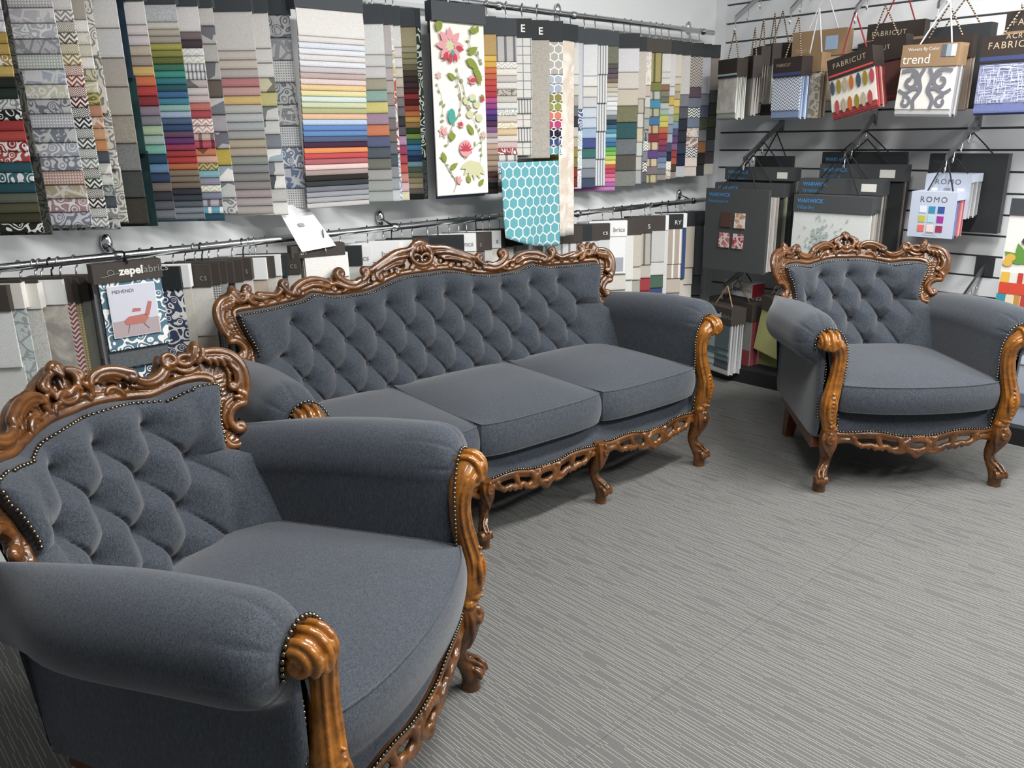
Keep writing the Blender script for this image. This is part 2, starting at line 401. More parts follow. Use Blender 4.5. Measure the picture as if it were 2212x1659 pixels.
def crest_chair():
    S = []   # (pts2d, radii, relief)
    inner = [(0, .872), (.06, .873), (.11, .868), (.16, .859), (.205, .852), (.25, .859), (.29, .864), (.33, .862), (.350, .852), (.349, .835), (.340, .805), (.323, .765), (.313, .715), (.316, .668)]
    S.append((cr(inner, 6), [.0115], .006))
    S.append((cr([(0, .885), (.05, .888), (.10, .882)], 5), [.006, .007, .004], .012))
    S.append((curl_end([(.066, .912), (.071, .924), (.085, .933), (.108, .937), (.135, .933), (.160, .922), (.176, .914)], .009, 1.0, -1), [.007, .010, .011, .010, .008], .022))
    S.append((cr([(.080, .916), (.090, .924), (.108, .927), (.131, .923), (.150, .912), (.156, .902)], 6), [.004, .0065, .0065, .004], .024))
    S.append((cr([(.090, .912), (.098, .917), (.111, .919), (.128, .915), (.142, .905)], 6), [.004, .006, .004], .019))
    S.append((cr([(.100, .906), (.112, .911), (.126, .907), (.138, .897)], 6), [.003, .005, .003], .013))
    S.append((cr([(.096, .884), (.106, .892), (.120, .891), (.132, .880), (.136, .870)], 5), [.005, .007, .005], .018))
    S.append((cr([(.108, .880), (.117, .884), (.125, .875)], 5), [.004, .005, .003], .016))
    S.append((cr([(.168, .914), (.180, .898), (.197, .887), (.217, .886), (.241, .895), (.256, .908)], 6), [.008, .010, .010, .008], .019))
    S.append((cr([(.172, .898), (.190, .882), (.215, .877), (.240, .884), (.258, .898)], 6), [.004, .006, .006, .004], .022))
    S.append((cr([(.164, .884), (.190, .873), (.215, .869), (.240, .876), (.262, .888)], 6), [.004, .0055, .0055, .004], .016))
    sp = spiral(.272, .922, .019, .004, 230, 230 - 520, 30); S.append((sp, [.0075, .0075, .005], .024)); S.append((np.array([(.266, .922), (.278, .922)]), [.013, .013], .008))
    S.append((cr([(.258, .893), (.268, .902), (.282, .898)], 5), [.007, .010, .006], .014)); S.append((cr([(.282, .905), (.292, .890), (.312, .884), (.330, .890)], 5), [.005, .007, .005], .012))
    S += corner_strokes(0.0, np.array(inner[8:])[::-1])
    C = [(ring2(0, .937, .042, .028, 26), [.0095], .020), (ring2(0, .905, .024, .013), [.0075], .020), (np.array([(0, .958), (0, .920)]), [.007, .007], .012),
         (cr([(-.022, .958), (-.012, .971), (0, .977), (.012, .971), (.022, .958)], 5), [.008, .012, .013, .012, .008], .018),
         (np.array([(0, .955), (0, .978)]), [.009, .007], .030)]
    for sg in (-1, 1):
        C += [(curl_end([(sg * .012, .966), (sg * .035, .960), (sg * .052, .950)], .010, 1.0, -sg), [.007, .009, .006], .022), (cr([(sg * .05, .925), (sg * .066, .905), (sg * .062, .888)], 5), [.008, .010, .006], .016),
              (cr([(sg * .008, .915), (sg * .022, .922), (sg * .038, .912)], 5), [.005, .007, .004], .026), (cr([(sg * .026, .898), (sg * .044, .896), (sg * .052, .882)], 5), [.006, .008, .005], .018), (np.array([(sg * .006, .962), (sg * .013, .973)]), [.006, .005], .030)]
    return S, C, inner

CHAIR_TOP = [(0, .972), (.025, .962), (.055, .950), (.074, .940), (.108, .936), (.135, .931), (.160, .920), (.176, .905), (.197, .886), (.217, .886), (.241, .895), (.255, .912), (.272, .934), (.290, .915), (.308, .922), (.330, .922), (.345, .940), (.360, .924), (.395, .912)]
CHAIR_HOLES = [(.013, .940, .0085, .010), (.063, .893, .009, .009), (.120, .900, .014, .0055), (.154, .885, .010, .008), (.262, .879, .016, .006), (.047, .907, .006, .006)]
SOFA_TOP = [(0, 1.022), (.05, 1.003), (.12, .987), (.17, .969), (.22, .949), (.27, .930), (.29, .912), (.34, .894), (.39, .898), (.425, .920), (.45, .927), (.465, .908), (.50, .924), (.55, .932), (.60, .924), (.63, .908), (.66, .908), (.685, .932), (.705, .912), (.74, .902), (.79, .912), (.84, .927), (.865, .942), (.888, .962), (.905, .937), (.94, .930)]
SOFA_HOLES = [(.022, .968, .014, .017), (.100, .934, .018, .009), (.170, .917, .009, .007), (.300, .885, .014, .008), (.365, .878, .016, .005), (.56, .909, .032, .009), (.487, .890, .010, .007), (.64, .888, .014, .006), (.80, .889, .020, .006)]

def crest_sofa():
    S = []
    inner = [(0, .905), (.06, .906), (.12, .904), (.17, .895), (.23, .880), (.31, .866), (.40, .866), (.47, .871), (.53, .888), (.57, .893), (.62, .878), (.70, .874), (.79, .873), (.87, .876), (.898, .872), (.903, .855), (.897, .82), (.878, .77), (.866, .725), (.874, .685)]
    S.append((cr(inner, 6), [.012], .006))
    S.append((cr([(.03, 1.005), (.07, .996), (.12, .990), (.17, .972), (.22, .952), (.265, .934)], 6), [.010, .015, .012], .016))
    S.append((curl_end([(.09, .960), (.14, .958), (.19, .940), (.235, .920)], .016, 1.1, -1), [.009, .012, .009], .014))
    S.append((cr([(.07, .975), (.13, .972), (.19, .954), (.24, .934)], 6), [.007, .009, .006], .024))
    S.append((curl_end([(.34, .896), (.31, .902), (.285, .922)], .015, 1.2, -1), [.010, .012, .008], .016))
    S.append((curl_end([(.325, .902), (.36, .892), (.395, .902), (.425, .924)], .018, 1.25, 1), [.013, .015, .009], .016))
    S.append((cr([(.30, .888), (.35, .878), (.40, .886), (.44, .905), (.47, .905)], 6), [.008, .009, .007], .020))
    S.append((curl_end([(.455, .902), (.49, .922), (.54, .934), (.59, .930), (.63, .914)], .014, 1.1, -1), [.009, .013, .009], .016))
    S.append((cr([(.48, .895), (.52, .910), (.56, .914), (.60, .907)], 6), [.007, .008, .006], .020))
    S.append((curl_end([(.64, .892), (.665, .905), (.682, .925)], .013, 1.2, 1), [.010, .012, .008], .016))
    S.append((cr([(.69, .915), (.715, .900), (.75, .905), (.79, .915)], 6), [.010, .012, .010], .014))
    S.append((curl_end([(.74, .900), (.78, .898), (.815, .912), (.838, .928)], .013, 1.2, 1), [.008, .011, .008], .016))
    S.append((curl_end([(.808, .885), (.826, .892), (.836, .905)], .010, 1.1, 1), [.007, .009, .006], .020))
    S += corner_strokes(.552, np.array(inner[14:])[::-1])
    for cx_, cz_, r_, a0_, d_ in ((.205, .912, .011, 60, -1), (.262, .900, .010, 120, 1), (.40, .882, .009, 90, -1), (.455, .888, .010, 200, 1), (.50, .896, .009, 60, -1), (.605, .892, .010, 120, 1), (.665, .890, .009, 60, -1), (.715, .890, .010, 120, 1), (.765, .888, .009, 60, -1), (.06, .925, .010, 120, 1), (.135, .915, .010, 60, -1)):
        S.append((spiral(cx_, cz_, r_, r_ * .25, a0_, a0_ + d_ * 400, 16), [.0052, .0052, .004], .016))
    S.append((cr([(.11, .945), (.15, .943), (.20, .928)], 5), [.004, .006, .004], .026)); S.append((cr([(.35, .905), (.385, .908), (.41, .920)], 5), [.004, .006, .004], .026))
    for a_, b_, c_ in ((.10, .18, .952), (.50, .60, .918), (.33, .42, .886)):
        S.append((cr([(a_, c_), ((a_ + b_) / 2, c_ - .004), (b_, c_ - .016)], 5), [.004, .006, .004], .022))
    C = [(ring2(0, .968, .052, .038, 26), [.013], .016), (ring2(-.022, .955, .022, .018), [.008], .014), (ring2(.022, .955, .022, .018), [.008], .014),
         (cr([(-.05, 1.005), (-.022, 1.018), (0, 1.024), (.022, 1.018), (.05, 1.005)], 5), [.010, .015, .016, .015, .010], .016),
         (np.array([(0, 1.015), (0, 1.038)]), [.014, .008], .014), (np.array([(-.03, 1.012), (-.022, 1.026)]), [.010, .007], .014), (np.array([(.03, 1.012), (.022, 1.026)]), [.010, .007], .014),
         (cr([(-.045, .93), (-.02, .918), (0, .914), (.02, .918), (.045, .93)], 5), [.010], .012), (np.array([(0, .92), (0, .944)]), [.009], .014),
         (cr([(0, .99), (0, 1.01)], 4), [.010], .03), (cr([(-.02, .99), (-.014, 1.008)], 4), [.008], .026), (cr([(.02, .99), (.014, 1.008)], 4), [.008], .026)]
    return S, C, inner

NAIL_R = 0.0052
def nail_ell(mb, p, r=NAIL_R): mb.ell(p, (r, r, r), 8, 4)
def resample(P, step):
    P = np.asarray(P); d = np.r_[0, np.cumsum(np.linalg.norm(np.diff(P, axis=0), axis=1))]; n = max(2, int(d[-1] / step))
    s = np.linspace(0, d[-1], n); return np.stack([np.interp(s, d, P[:, i]) for i in range(P.shape[1])], 1)

def build_cushion(parent, x0, x1, yf, yb, z0, z1, crown, bulge=.012):
    nu, nv = 30, 26; xc, hw = (x0 + x1) / 2, (x1 - x0) / 2
    def sq(u, v):   # slight rounding of the corners in plan
        k = .030 * (abs(u) ** 6) * (abs(v) ** 6); return u * (1 - k), v * (1 - k)
    def pt(u, v, z):
        u, v = sq(u, v); x = xc + hw * u; y = yf(x) + (yb - yf(x)) * (v + 1) / 2; return np.array([x, y, z])
    us = np.sin(np.linspace(-1, 1, nu) * PI / 2); vs_ = np.sin(np.linspace(-1, 1, nv) * PI / 2)
    top = np.array([[pt(u, v, z1 + crown * (1 - abs(u) ** 3.2) * (1 - abs(v) ** 3.2)) for v in vs_] for u in us])
    bot = np.array([[pt(u, v, z0) for v in vs_] for u in us])
    mb = MB(); mb.grid(top); mb.grid(bot, flip=True)
    border = [(u, -1.0) for u in us] + [(1.0, v) for v in vs_[1:]] + [(u, 1.0) for u in us[::-1][1:]] + [(-1.0, v) for v in vs_[::-1][1:-1]]
    rows = []
    for t in np.linspace(0, 1, 9):
        row = []
        for u, v in border:
            p = pt(u, v, z1 + (z0 - z1) * t); d = np.array([np.sign(u) * abs(u) ** 8, np.sign(v) * abs(v) ** 8]); d = d / max(np.linalg.norm(d), 1e-6)
            bl = bulge * (math.sin(PI * t) ** .8 if 0 < t < 1 else 0); p[:2] += d * bl; row.append(p)
        rows.append(row + [row[0]])
    A = np.array(rows).transpose(1, 0, 2); mb.grid(A, flip=True)
    o = mb.obj('seat_cushion', M['uph'], parent, True)
    pp = MB(); loop = [pt(u, v, z1 + .0005) for u, v in border]; loop.append(loop[0]); pp.tube(loop, .0026, 5, False)
    lo = [pt(u, v, z0 + .001) for u, v in border]; lo.append(lo[0]); pp.tube(lo, .0026, 5, False)
    pp.obj('seam', M['uph'], o, True)
    return o

def build_arm(parent, XL, sgn):
    cx, cz, R = .022, .652, .105
    def prof():
        pts = [(-.052, .24), (-.052, .34), (-.052, .42), (-.053, .50), (-.056, .57)]
        for a in np.linspace(196, -66, 68): pts.append((cx + (.084 if a > 90 else R) * math.cos(math.radians(a)), cz + R * math.sin(math.radians(a))))
        pts += [(.050, .543), (.042, .530), (.040, .49), (.040, .40), (.040, .24)]
        return np.array(pts)
    base = prof(); rows = []
    ys = [-.012, -.010, -.002, .010, .026, .045, .07, .11, .17, .25, .33, .40, .47, .53, .58, .62, .655]
    sh = [.02, .45, .66, .82, .92, .97, 1, 1, 1, 1, 1, 1, 1, 1, 1, 1, 1]
    for y, s_ in zip(ys, sh):
        p = base.copy(); c0 = np.array([.010, .640])
        if s_ < 1:
            hi = p[:, 1] > .5
            q = c0 + (p - c0) * s_
            p[hi] = q[hi]; lo = ~hi
            p[lo, 0] = .0 + (p[lo, 0]) * (.30 + .70 * s_)
            p[lo, 1] = np.where(p[lo, 1] > .49, .24 + (p[lo, 1] - .24), p[lo, 1])
        ang = np.arctan2(p[:, 1] - cz, p[:, 0] - cx); rr = np.hypot(p[:, 0] - cx, p[:, 1] - cz)
        amp = .10 * math.exp(-max(y, 0) / .036) * (p[:, 1] > .57)
        f = 1 - amp * np.clip(np.cos(ang * 8 + 1.1), 0, 1) ** 14
        p = np.where((p[:, 1] > .57)[:, None], np.stack([cx + (p[:, 0] - cx) * f, cz + (p[:, 1] - cz) * f], 1), p)
        dz = -.050 * max(0, (y - .22) / .48) ** 1.4
        p[:, 1] += dz * np.clip((p[:, 1] - .45) / .25, 0, 1)
        tp = np.interp(y, [0, .36, .46, .55, .655], [1, 1, .86, .48, .10]); hi_ = (p[:, 0] > .0) & (np.arange(len(p)) < len(p) - 5)
        p[hi_, 0] *= tp; p[-5:, 0] -= .082 * np.clip(y / .62, 0, 1)
        flare = .018 * (1 - np.clip(y / .3, 0, 1))
        p[:, 0] += flare * np.clip((p[:, 1] - .55) / .15, 0, 1) * .6
        rows.append([(sgn * (XL + a), y, b) for a, b in p])
    A = np.array(rows); mb = MB(); mb.grid(A, flip=(sgn < 0))
    n = len(base); mb.add(A[-1], [tuple(range(n)) if sgn > 0 else tuple(range(n))[::-1]])
    mb.add(A[:, [0, -1]].reshape(-1, 3), [(2 * i, 2 * i + 1, 2 * i + 3, 2 * i + 2) for i in range(len(ys) - 1)])
    o = mb.obj('arm', M['uph'], parent, True)
    m = o.modifiers.new('sub', 'SUBSURF'); m.levels = 1; m.render_levels = 1
    return o

def build_post(parent, XL, sgn, vox):
    dx = XL - .387; mb = MB()
    body = [(.362, -.016, .262, .027), (.370, -.028, .31, .031), (.377, -.032, .36, .034), (.376, -.032, .41, .033), (.366, -.026, .46, .030), (.356, -.020, .51, .027), (.350, -.018, .56, .026), (.352, -.020, .60, .028), (.366, -.026, .632, .032), (.385, -.03, .648, .034)]
    B = cr([b[:3] for b in body], 5); Rr = np.interp(np.linspace(0, 1, len(B)), np.linspace(0, 1, len(body)), [b[3] for b in body])
    mb.tube(B, Rr, 14)
    for dg_, r, k0 in ((-56, .0050, 10), (-20, .0062, 3), (14, .0062, 16), (50, .0050, 6)):
        a_ = math.radians(dg_); F = B[k0:].copy(); rr_ = (Rr[k0:] - .0005)[:, None] * np.array([[math.sin(a_), -math.cos(a_), 0]]); F = F + rr_
        mb.tube(F, np.interp(np.linspace(0, 1, len(F)), [0, .2, .9, 1], [r * .3, r, r, r * .8]), 7)
    # leaf on the swell and small beads down the front
    for s2 in (-1, 1):
        mb.tube(cr([(.372 + s2 * .004, -.060, .43), (.376 + s2 * .014, -.066, .385), (.376 + s2 * .008, -.062, .335), (.372, -.055, .30)], 5), [.004, .009, .008, .004], 7)
    for zz in np.linspace(.30, .44, 9): mb.ell((.374, -.066, zz), (.006, .005, .0045), 6, 4)
    mb.ell((.362, -.034, .283), (.032, .024, .018)); mb.ell((.366, -.05, .30), (.018, .014, .014))
    # scroll head
    mb.ell((.398, -.030, .650), (.044, .040, .040), 14, 8)
    for ox in (-.022, .004, .030):
        a = np.radians(np.linspace(-35, 200, 18)); rad = .040 * math.sqrt(max(.2, 1 - (ox / .050) ** 2))
        mb.tube(np.stack([np.full(18, .398 + ox), -.030 - (rad + .004) * np.cos(a) * .98, .650 + (rad + .004) * np.sin(a)], 1), .0080, 7)
    sp = spiral(.402, .643, .024, .006, 90, 90 + 470, 24)
    mb.tube(np.stack([sp[:, 0], np.full(24, -.066), sp[:, 1]], 1), .0085, 7)
    sp = spiral(-.030, .648, .026, .006, 60, 60 + 450, 24)
    mb.tube(np.stack([np.full(24, .436), sp[:, 0], sp[:, 1]], 1), .0085, 7)
    mb.v = [(sgn * (x + dx), y, z) for x, y, z in mb.v]
    if sgn < 0: mb.f = [f[::-1] for f in mb.f]
    return voxel(mb.obj('arm_post', M['honey'], parent), .0025, 1, .25)

LEG = [(.380, -.022, -.004, .027), (.380, -.022, .018, .0265), (.379, -.024, .042, .028), (.372, -.014, .072, .024), (.360, -.003, .102, .0205), (.354, .001, .135, .0225), (.356, -.008, .168, .028), (.362, -.020, .205, .035), (.365, -.025, .243, .036), (.361, -.018, .280, .030)]
def build_leg(parent, XL, sgn, vox, middle=False):
    dx = XL - .387; mb = MB()
    B = cr([b[:3] for b in LEG], 5); Rr = np.interp(np.linspace(0, 1, len(B)), np.linspace(0, 1, len(LEG)), [b[3] for b in LEG])
    mb.tube(B, Rr, 14)
    mb.ell((.384, -.038, .054), (.027, .026, .024), 12, 8)
    for s2 in (-1, 1):
        sp = spiral(-.040, .055, .019, .005, 200, 200 - 420, 20)
        mb.tube(np.stack([np.full(20, .384 + s2 * .021), sp[:, 0], sp[:, 1]], 1), .007, 6)
        mb.tube(cr([(.390 + s2 * .008, -.058, .072), (.383 + s2 * .010, -.036, .090), (.362 + s2 * .010, -.02, .112), (.350 + s2 * .004, -.016, .14)], 5), [.006, .007, .006, .003], 6)
        mb.tube(cr([(.362 + s2 * .020, -.036, .272), (.367 + s2 * .026, -.046, .240), (.362 + s2 * .020, -.046, .205), (.356 + s2 * .006, -.040, .170), (.350, -.030, .145)], 5), [.006, .009, .009, .006, .003], 6)
    sp = spiral(.366, .236, .018, .004, 90, 90 - 430, 20)
    mb.tube(np.stack([sp[:, 0], np.full(20, -.060), sp[:, 1]], 1), .0075, 6)
    mb.ell((.366, -.056, .262), (.012, .010, .012)); mb.ell((.357, -.048, .205), (.010, .008, .012))
    if middle:
        mb.box(.336, .388, -.040, .02, .200, .272); mb.v = [(.366 + (x - .366) * (.75 if abs(x - .366) < .04 else 1), y, min(z, .272)) for x, y, z in mb.v]
    mb.v = [(sgn * (x + dx), y, z) for x, y, z in mb.v]
    if sgn < 0: mb.f = [f[::-1] for f in mb.f]
    o = voxel(mb.obj('front_leg', M['wood'], parent), .0027, 1, .3)
    co = np.empty(len(o.data.vertices) * 3); o.data.vertices.foreach_get('co', co); co = co.reshape(-1, 3); co[:, 2] = np.maximum(co[:, 2], 0.0)
    o.data.vertices.foreach_set('co', co.ravel()); o.data.update(); return o

def build_seat(kind):
    sofa = kind == 'sofa'
    XL = .930 if sofa else .387
    root = empty('sofa' if sofa else 'armchair')
    vox = .0030 if sofa else .0024
    if sofa: ysurf = lambda x, z: .795 + .35 * (z - .85) - .14 * (np.abs(x) / .9) ** 2
    else: ysurf = lambda x, z: .79 + .40 * (z - .84) - .14 * (np.abs(x) / .4) ** 2
    S, C, inner = crest_sofa() if sofa else crest_chair()
    # ---- carved back frame
    mb = MB()
    def put(p2, rad, rel):
        P = np.array([(x, float(ysurf(x, z)) - rel, z) for x, z in p2]); mb.tube(P, rad, 8)
    for si_, (p2, rad, rel) in enumerate(S):
        p2 = np.asarray(p2, float); rad = [((1.28 if sofa else 1.12) if si_ else 1.04) * q_ for q_ in rad]; put(p2, rad, rel); q = p2.copy(); q[:, 0] *= -1; put(q, rad, rel)
    for p2, rad, rel in C: put(np.asarray(p2, float), rad, rel)
    topl, holes = (SOFA_TOP, SOFA_HOLES) if sofa else (CHAIR_TOP, CHAIR_HOLES)
    inn_ = cr(inner, 6); jc_ = int(np.argmax(inn_[:, 0] + inn_[:, 1] * .3)); TL = cr(topl, 4)
    for x in np.arange(0, TL[-1, 0], .0055):        # pierced ground behind the scrolls
        zi = np.interp(x, inn_[:jc_ + 1, 0], inn_[:jc_ + 1, 1]); zo = np.interp(x, TL[:, 0], TL[:, 1]); spans = [(zi, zo)]
        for hx_, hz, rx, rz in holes:
            if abs(x - hx_) < rx:
                hh = rz * math.sqrt(1 - ((x - hx_) / rx) ** 2); new = []
                for a, b in spans:
                    if hz + hh <= a or hz - hh >= b: new.append((a, b)); continue
                    if hz - hh > a: new.append((a, hz - hh))
                    if hz + hh < b: new.append((hz + hh, b))
                spans = new
        for a, b in spans:
            for sg in (-1, 1):
                vs_ = []; zl_, zr2 = (np.interp(x - .0035, TL[:, 0], TL[:, 1]), np.interp(x + .0035, TL[:, 0], TL[:, 1])) if b == zo else (b, b)
                if sg < 0: zl_, zr2 = zr2, zl_
                for k2, zz in enumerate((a, b)):
                    yy = float(ysurf(x, zz))
                    if k2: vs_ += [(sg * x - .0035, yy - .006, zl_), (sg * x + .0035, yy - .006, zr2), (sg * x + .0035, yy + .016, zr2), (sg * x - .0035, yy + .016, zl_)]
                    else: vs_ += [(sg * x - .0035, yy - .006, zz), (sg * x + .0035, yy - .006, zz), (sg * x + .0035, yy + .016, zz), (sg * x - .0035, yy + .016, zz)]
                mb.add(vs_, [(0, 3, 2, 1), (4, 5, 6, 7), (0, 1, 5, 4), (1, 2, 6, 5), (2, 3, 7, 6), (3, 0, 4, 7)])
    out_ = [(x + (.552 if sofa else 0), z) for x, z in ((.340, .918), (.380, .914), (.402, .900), (.414, .875), (.413, .845), (.402, .812), (.380, .785), (.356, .758), (.346, .738), (.352, .708), (.356, .684))]
    OO = resample(cr(out_, 6), .008); II = resample(inn_[jc_ - 3:], .008); n_ = max(len(OO), len(II))
    for i in range(n_):
        a = OO[min(len(OO) - 1, i * len(OO) // n_)]; b = II[min(len(II) - 1, i * len(II) // n_)]
        for sg in (-1, 1): put(np.array([(sg * a[0], a[1]), (sg * (a[0] + b[0]) / 2, (a[1] + b[1]) / 2), (sg * b[0], b[1])]), [.010], -.002 - .004 * (i % 3 == 0))
    if sofa:
        TT = resample(TL, .030)
        for i, (x, z) in enumerate(TT[2:-6]):            # small leaf lobes along the upper outline
            d_ = -.014 if i % 2 else .012
            for sg in (-1, 1): put(cr([(sg * x, z + .002), (sg * (x + d_ * .6), z - .010), (sg * (x + d_ * .3), z - .020)], 4), [.007, .007, .004], .016)
    voxel(mb.obj('carved_back_frame', M['wood'], root), vox, 1, .3)
    # ---- tufted back
    inn = cr(inner, 6); jc = int(np.argmax(inn[:, 0] + inn[:, 1] * .3))
    topx, topz = inn[:jc + 1, 0], inn[:jc + 1, 1] - .008
    o_ = np.argsort(topx); topx, topz = topx[o_], topz[o_]
    sidez, sidex = inn[jc:, 1][::-1], inn[jc:, 0][::-1] - .006
    o_ = np.argsort(sidez); sidez, sidex = sidez[o_], sidex[o_]
    ztop = lambda x: np.interp(np.abs(x), topx, topz)
    hwf = lambda z: np.interp(z, np.r_[.38, .62, .665, sidez[1:]], np.r_[XL - .045, XL - .045, XL - .055, sidex[1:]])
    zb = .38
    nx, nz = (520, 150) if sofa else (230, 160)
    s = np.linspace(-1, 1, nx)[:, None] * np.ones((1, nz)); t = np.ones((nx, 1)) * np.linspace(0, 1, nz)[None]
    X0 = s * topx.max(); zt = ztop(X0); Zb = zb + t * (zt - zb); Xb = s * hwf(Zb)
    if sofa: a_, rows, off, pend = .150, [.790, .682, .577, .472], .5, 5.0
    else: a_, rows, off, pend = .143, [.782, .682, .577, .465], .0, 1.5
    kk = np.interp(-Zb, [-r for r in rows], np.arange(len(rows)))
    p = Xb / a_
    Aq = p - off + kk / 2; Bq = p - off - kk / 2
    fa = np.abs(np.sin(PI * Aq)); fb = np.abs(np.sin(PI * Bq))
    puff = fa ** .8 * fb ** .55
    # distance to the nearest real button
    btn = []
    for r_i, zr in enumerate(rows):
        if sofa: n_ = [10, 11, 10, 9][r_i]
        else: n_ = [3, 4, 3, 2][r_i]
        for c_ in range(n_): btn.append(((c_ - (n_ - 1) / 2) * a_, zr))
    D2 = np.full(Xb.shape, 9.0)
    for bx, bz in btn: D2 = np.minimum(D2, (Xb - bx) ** 2 + (Zb - bz) ** 2)
    D1 = np.sqrt(D2); G = np.exp(-(D1 / .040) ** 1.5); G2 = np.exp(-D2 / .012 ** 2)
    fr = Bq - np.round(Bq); inr = (kk > 0) & (kk < len(rows) - 1)
    crease = np.exp(-(np.abs(fr) * a_ * .80 / .0042) ** 2) * inr
    step = np.sign(fr) * np.exp(-np.abs(fr) * a_ / .016) * .0035 * inr
    side = sstep(pend + .02, pend + .42, np.abs(p)) if not sofa else sstep(4.72, 5.12, np.abs(p))
    zline = rows[1]
    hp = np.abs(Zb - zline) / .035; g_side = np.clip(hp, 0, 1) ** .45
    puff = puff * (1 - side) + g_side * side
    H = .062 if not sofa else .060
    tuft = H * (.40 * puff + .60 * (1 - G)) - .018 * G2 + (step - .0055 * crease) * (1 - side) * (1 - G)
    ybtn = .742 + .34 * (Zb - .78) - .13 * (np.abs(Xb) / (.9 if sofa else .4)) ** 2
    ypad = ybtn - tuft + .010
    yfr = ysurf(Xb, Zb) - .004
    ed = np.minimum((zt - Zb), (hwf(Zb) - np.abs(Xb)) + (Zb < .66) * .2)
    e = np.sqrt(np.clip(ed / .055, 0, 1)); e = e * (2 - e)
    Yb = yfr * (1 - e) + ypad * e
    mb = MB(); mb.grid(np.stack([Xb, Yb, Zb], 2))
    bo = mb.obj('tufted_back', M['uph'], root, True)
    bm_ = MB(); bm_.ell((0, 0, 0), (.0095, .005, .0095), 12, 6); bmesh_ = bm_.mesh('button', True); bmesh_.materials.append(M['uph'])
    for bx, bz in btn:
        yb_ = float(.742 + .34 * (bz - .78) - .13 * (abs(bx) / (.9 if sofa else .4)) ** 2) + .020
        o = mk('button', bmesh_, None, bo); o.location = (bx, yb_, bz)
    # ---- rear cloth panel
    xs = np.linspace(-1, 1, 30)[:, None] * np.ones((1, 8)); ts = np.ones((30, 1)) * np.linspace(0, 1, 8)[None]
    Xr = xs * (topx.max() - .01); zr_ = ztop(Xr) - .01; Zr = .22 + ts * (zr_ - .22); Xr = Xr * np.interp(Zr, [.22, .6], [(XL - .08) / topx.max(), 1.0])
    Yr = np.maximum(ysurf(Xr, np.maximum(Zr, .55)), .60) + .035
    mb = MB(); mb.grid(np.stack([Xr, Yr, Zr], 2), flip=True); mb.obj('rear_panel', M['uph'], root, True)
    # ---- arms, posts, legs
    for sg in (-1, 1): build_arm(root, XL, sg)
    for sg in (-1, 1): build_post(root, XL, sg, .0030)
    for sg in (-1, 1): build_leg(root, XL, sg, .0030)
    if sofa:
        for sg in (-1, 1): build_leg(root, .310, sg, .0030, True)
    for sg in (-1, 1):      # raked rear legs
        mb = MB(); xa = sg * (XL - .115)
        lo = [(xa - .022, .615), (xa + .022, .615), (xa + .022, .66), (xa - .022, .66)]; hi = [(xa - .03, .55), (xa + .03, .55), (xa + .03, .62), (xa - .03, .62)]
        mb.add([(x, y, 0) for x, y in lo] + [(x, y, .22) for x, y in hi], [(0, 3, 2, 1), (4, 5, 6, 7), (0, 1, 5, 4), (1, 2, 6, 5), (2, 3, 7, 6), (3, 0, 4, 7)])
        mb.obj('rear_leg', M['railwood'], root)
        mb = MB(); x0_, x1_, x2_, x3_ = sg * (XL - .01), sg * (XL + .034), sg * (XL - .12), sg * (XL - .070)
        mb.add([(x0_, .01, .185), (x1_, .01, .185), (x3_, .64, .185), (x2_, .64, .185), (x0_, .01, .244), (x1_, .01, .244), (x3_, .64, .244), (x2_, .64, .244)], [(0, 3, 2, 1), (4, 5, 6, 7), (0, 1, 5, 4), (1, 2, 6, 5), (2, 3, 7, 6), (3, 0, 4, 7)]); mb.obj('side_rail', M['railwood'], root)
    mb = MB(); mb.box(-XL + .08, XL - .08, .61, .64, .185, .244); mb.obj('rear_rail', M['railwood'], root)
    # ---- apron, front band
    bow = .014 if sofa else .045
    yfr_ = lambda x: -.004 - bow * (1 - (x / XL) ** 2)
    bays = [(-.62, .31), (0, .31), (.62, .31)] if sofa else [(0, .35)]
    mb = MB(); npts = []
    def ap(p2, rad, rel=.0):
        mb.tube([(x, yfr_(x) - rel, z) for x, z in p2], np.asarray(rad, float) * 1.17, 8)
    for bc, bh in bays:
        k_ = bh / .35
        top = [(-.35, .256), (-.29, .250), (-.22, .256), (-.15, .254), (-.08, .240), (0, .236), (.08, .240), (.15, .254), (.22, .256), (.29, .250), (.35, .256)]
        T = cr([(bc + x * k_, z) for x, z in top], 5); ap(T, .0105); npts.append(T)
        ap(T - np.array([0, .014]), .009, -.004)
        for sg in (-1, 1):
            q = lambda pts: [(bc + sg * x * k_, z) for x, z in pts]
            ap(cr(q([(.345, .205), (.315, .222), (.28, .226), (.245, .215)]), 5), [.010, .012, .010], .002)
            ap(cr(q([(.33, .235), (.29, .232), (.25, .232)]), 5), [.014, .012, .010], -.004)
            ap(cr(q([(.255, .222), (.225, .204), (.19, .206), (.16, .196), (.125, .200), (.10, .188), (.07, .192), (.045, .180)]), 5), [.010, .011, .010], .004)
            ap(cr(q([(.262, .240), (.250, .218), (.238, .206)]), 4), [.012, .011, .009], .004)
            ap(cr(q([(.165, .245), (.155, .222), (.145, .200)]), 4), [.010, .011, .009], .003)
            ap(cr(q([(.075, .238), (.066, .215), (.07, .192)]), 4), [.012, .012, .009], .006)
            ap(curl_end(q([(.115, .196), (.09, .178), (.06, .176)]), .010, 1.0, -sg), [.008, .008, .006], .008)
            for x_, z_ in ((.235, .200), (.205, .197), (.178, .192), (.148, .190), (.118, .184)):
                ap(np.array(q([(x_, z_ + .010), (x_ - .008, z_ - .004)])), [.009, .006], .008)
        ap(ring2(bc, .208, .050 * k_, .024), .0105, .008)
        ap(ring2(bc, .208, .040 * k_, .030), .006, .012)
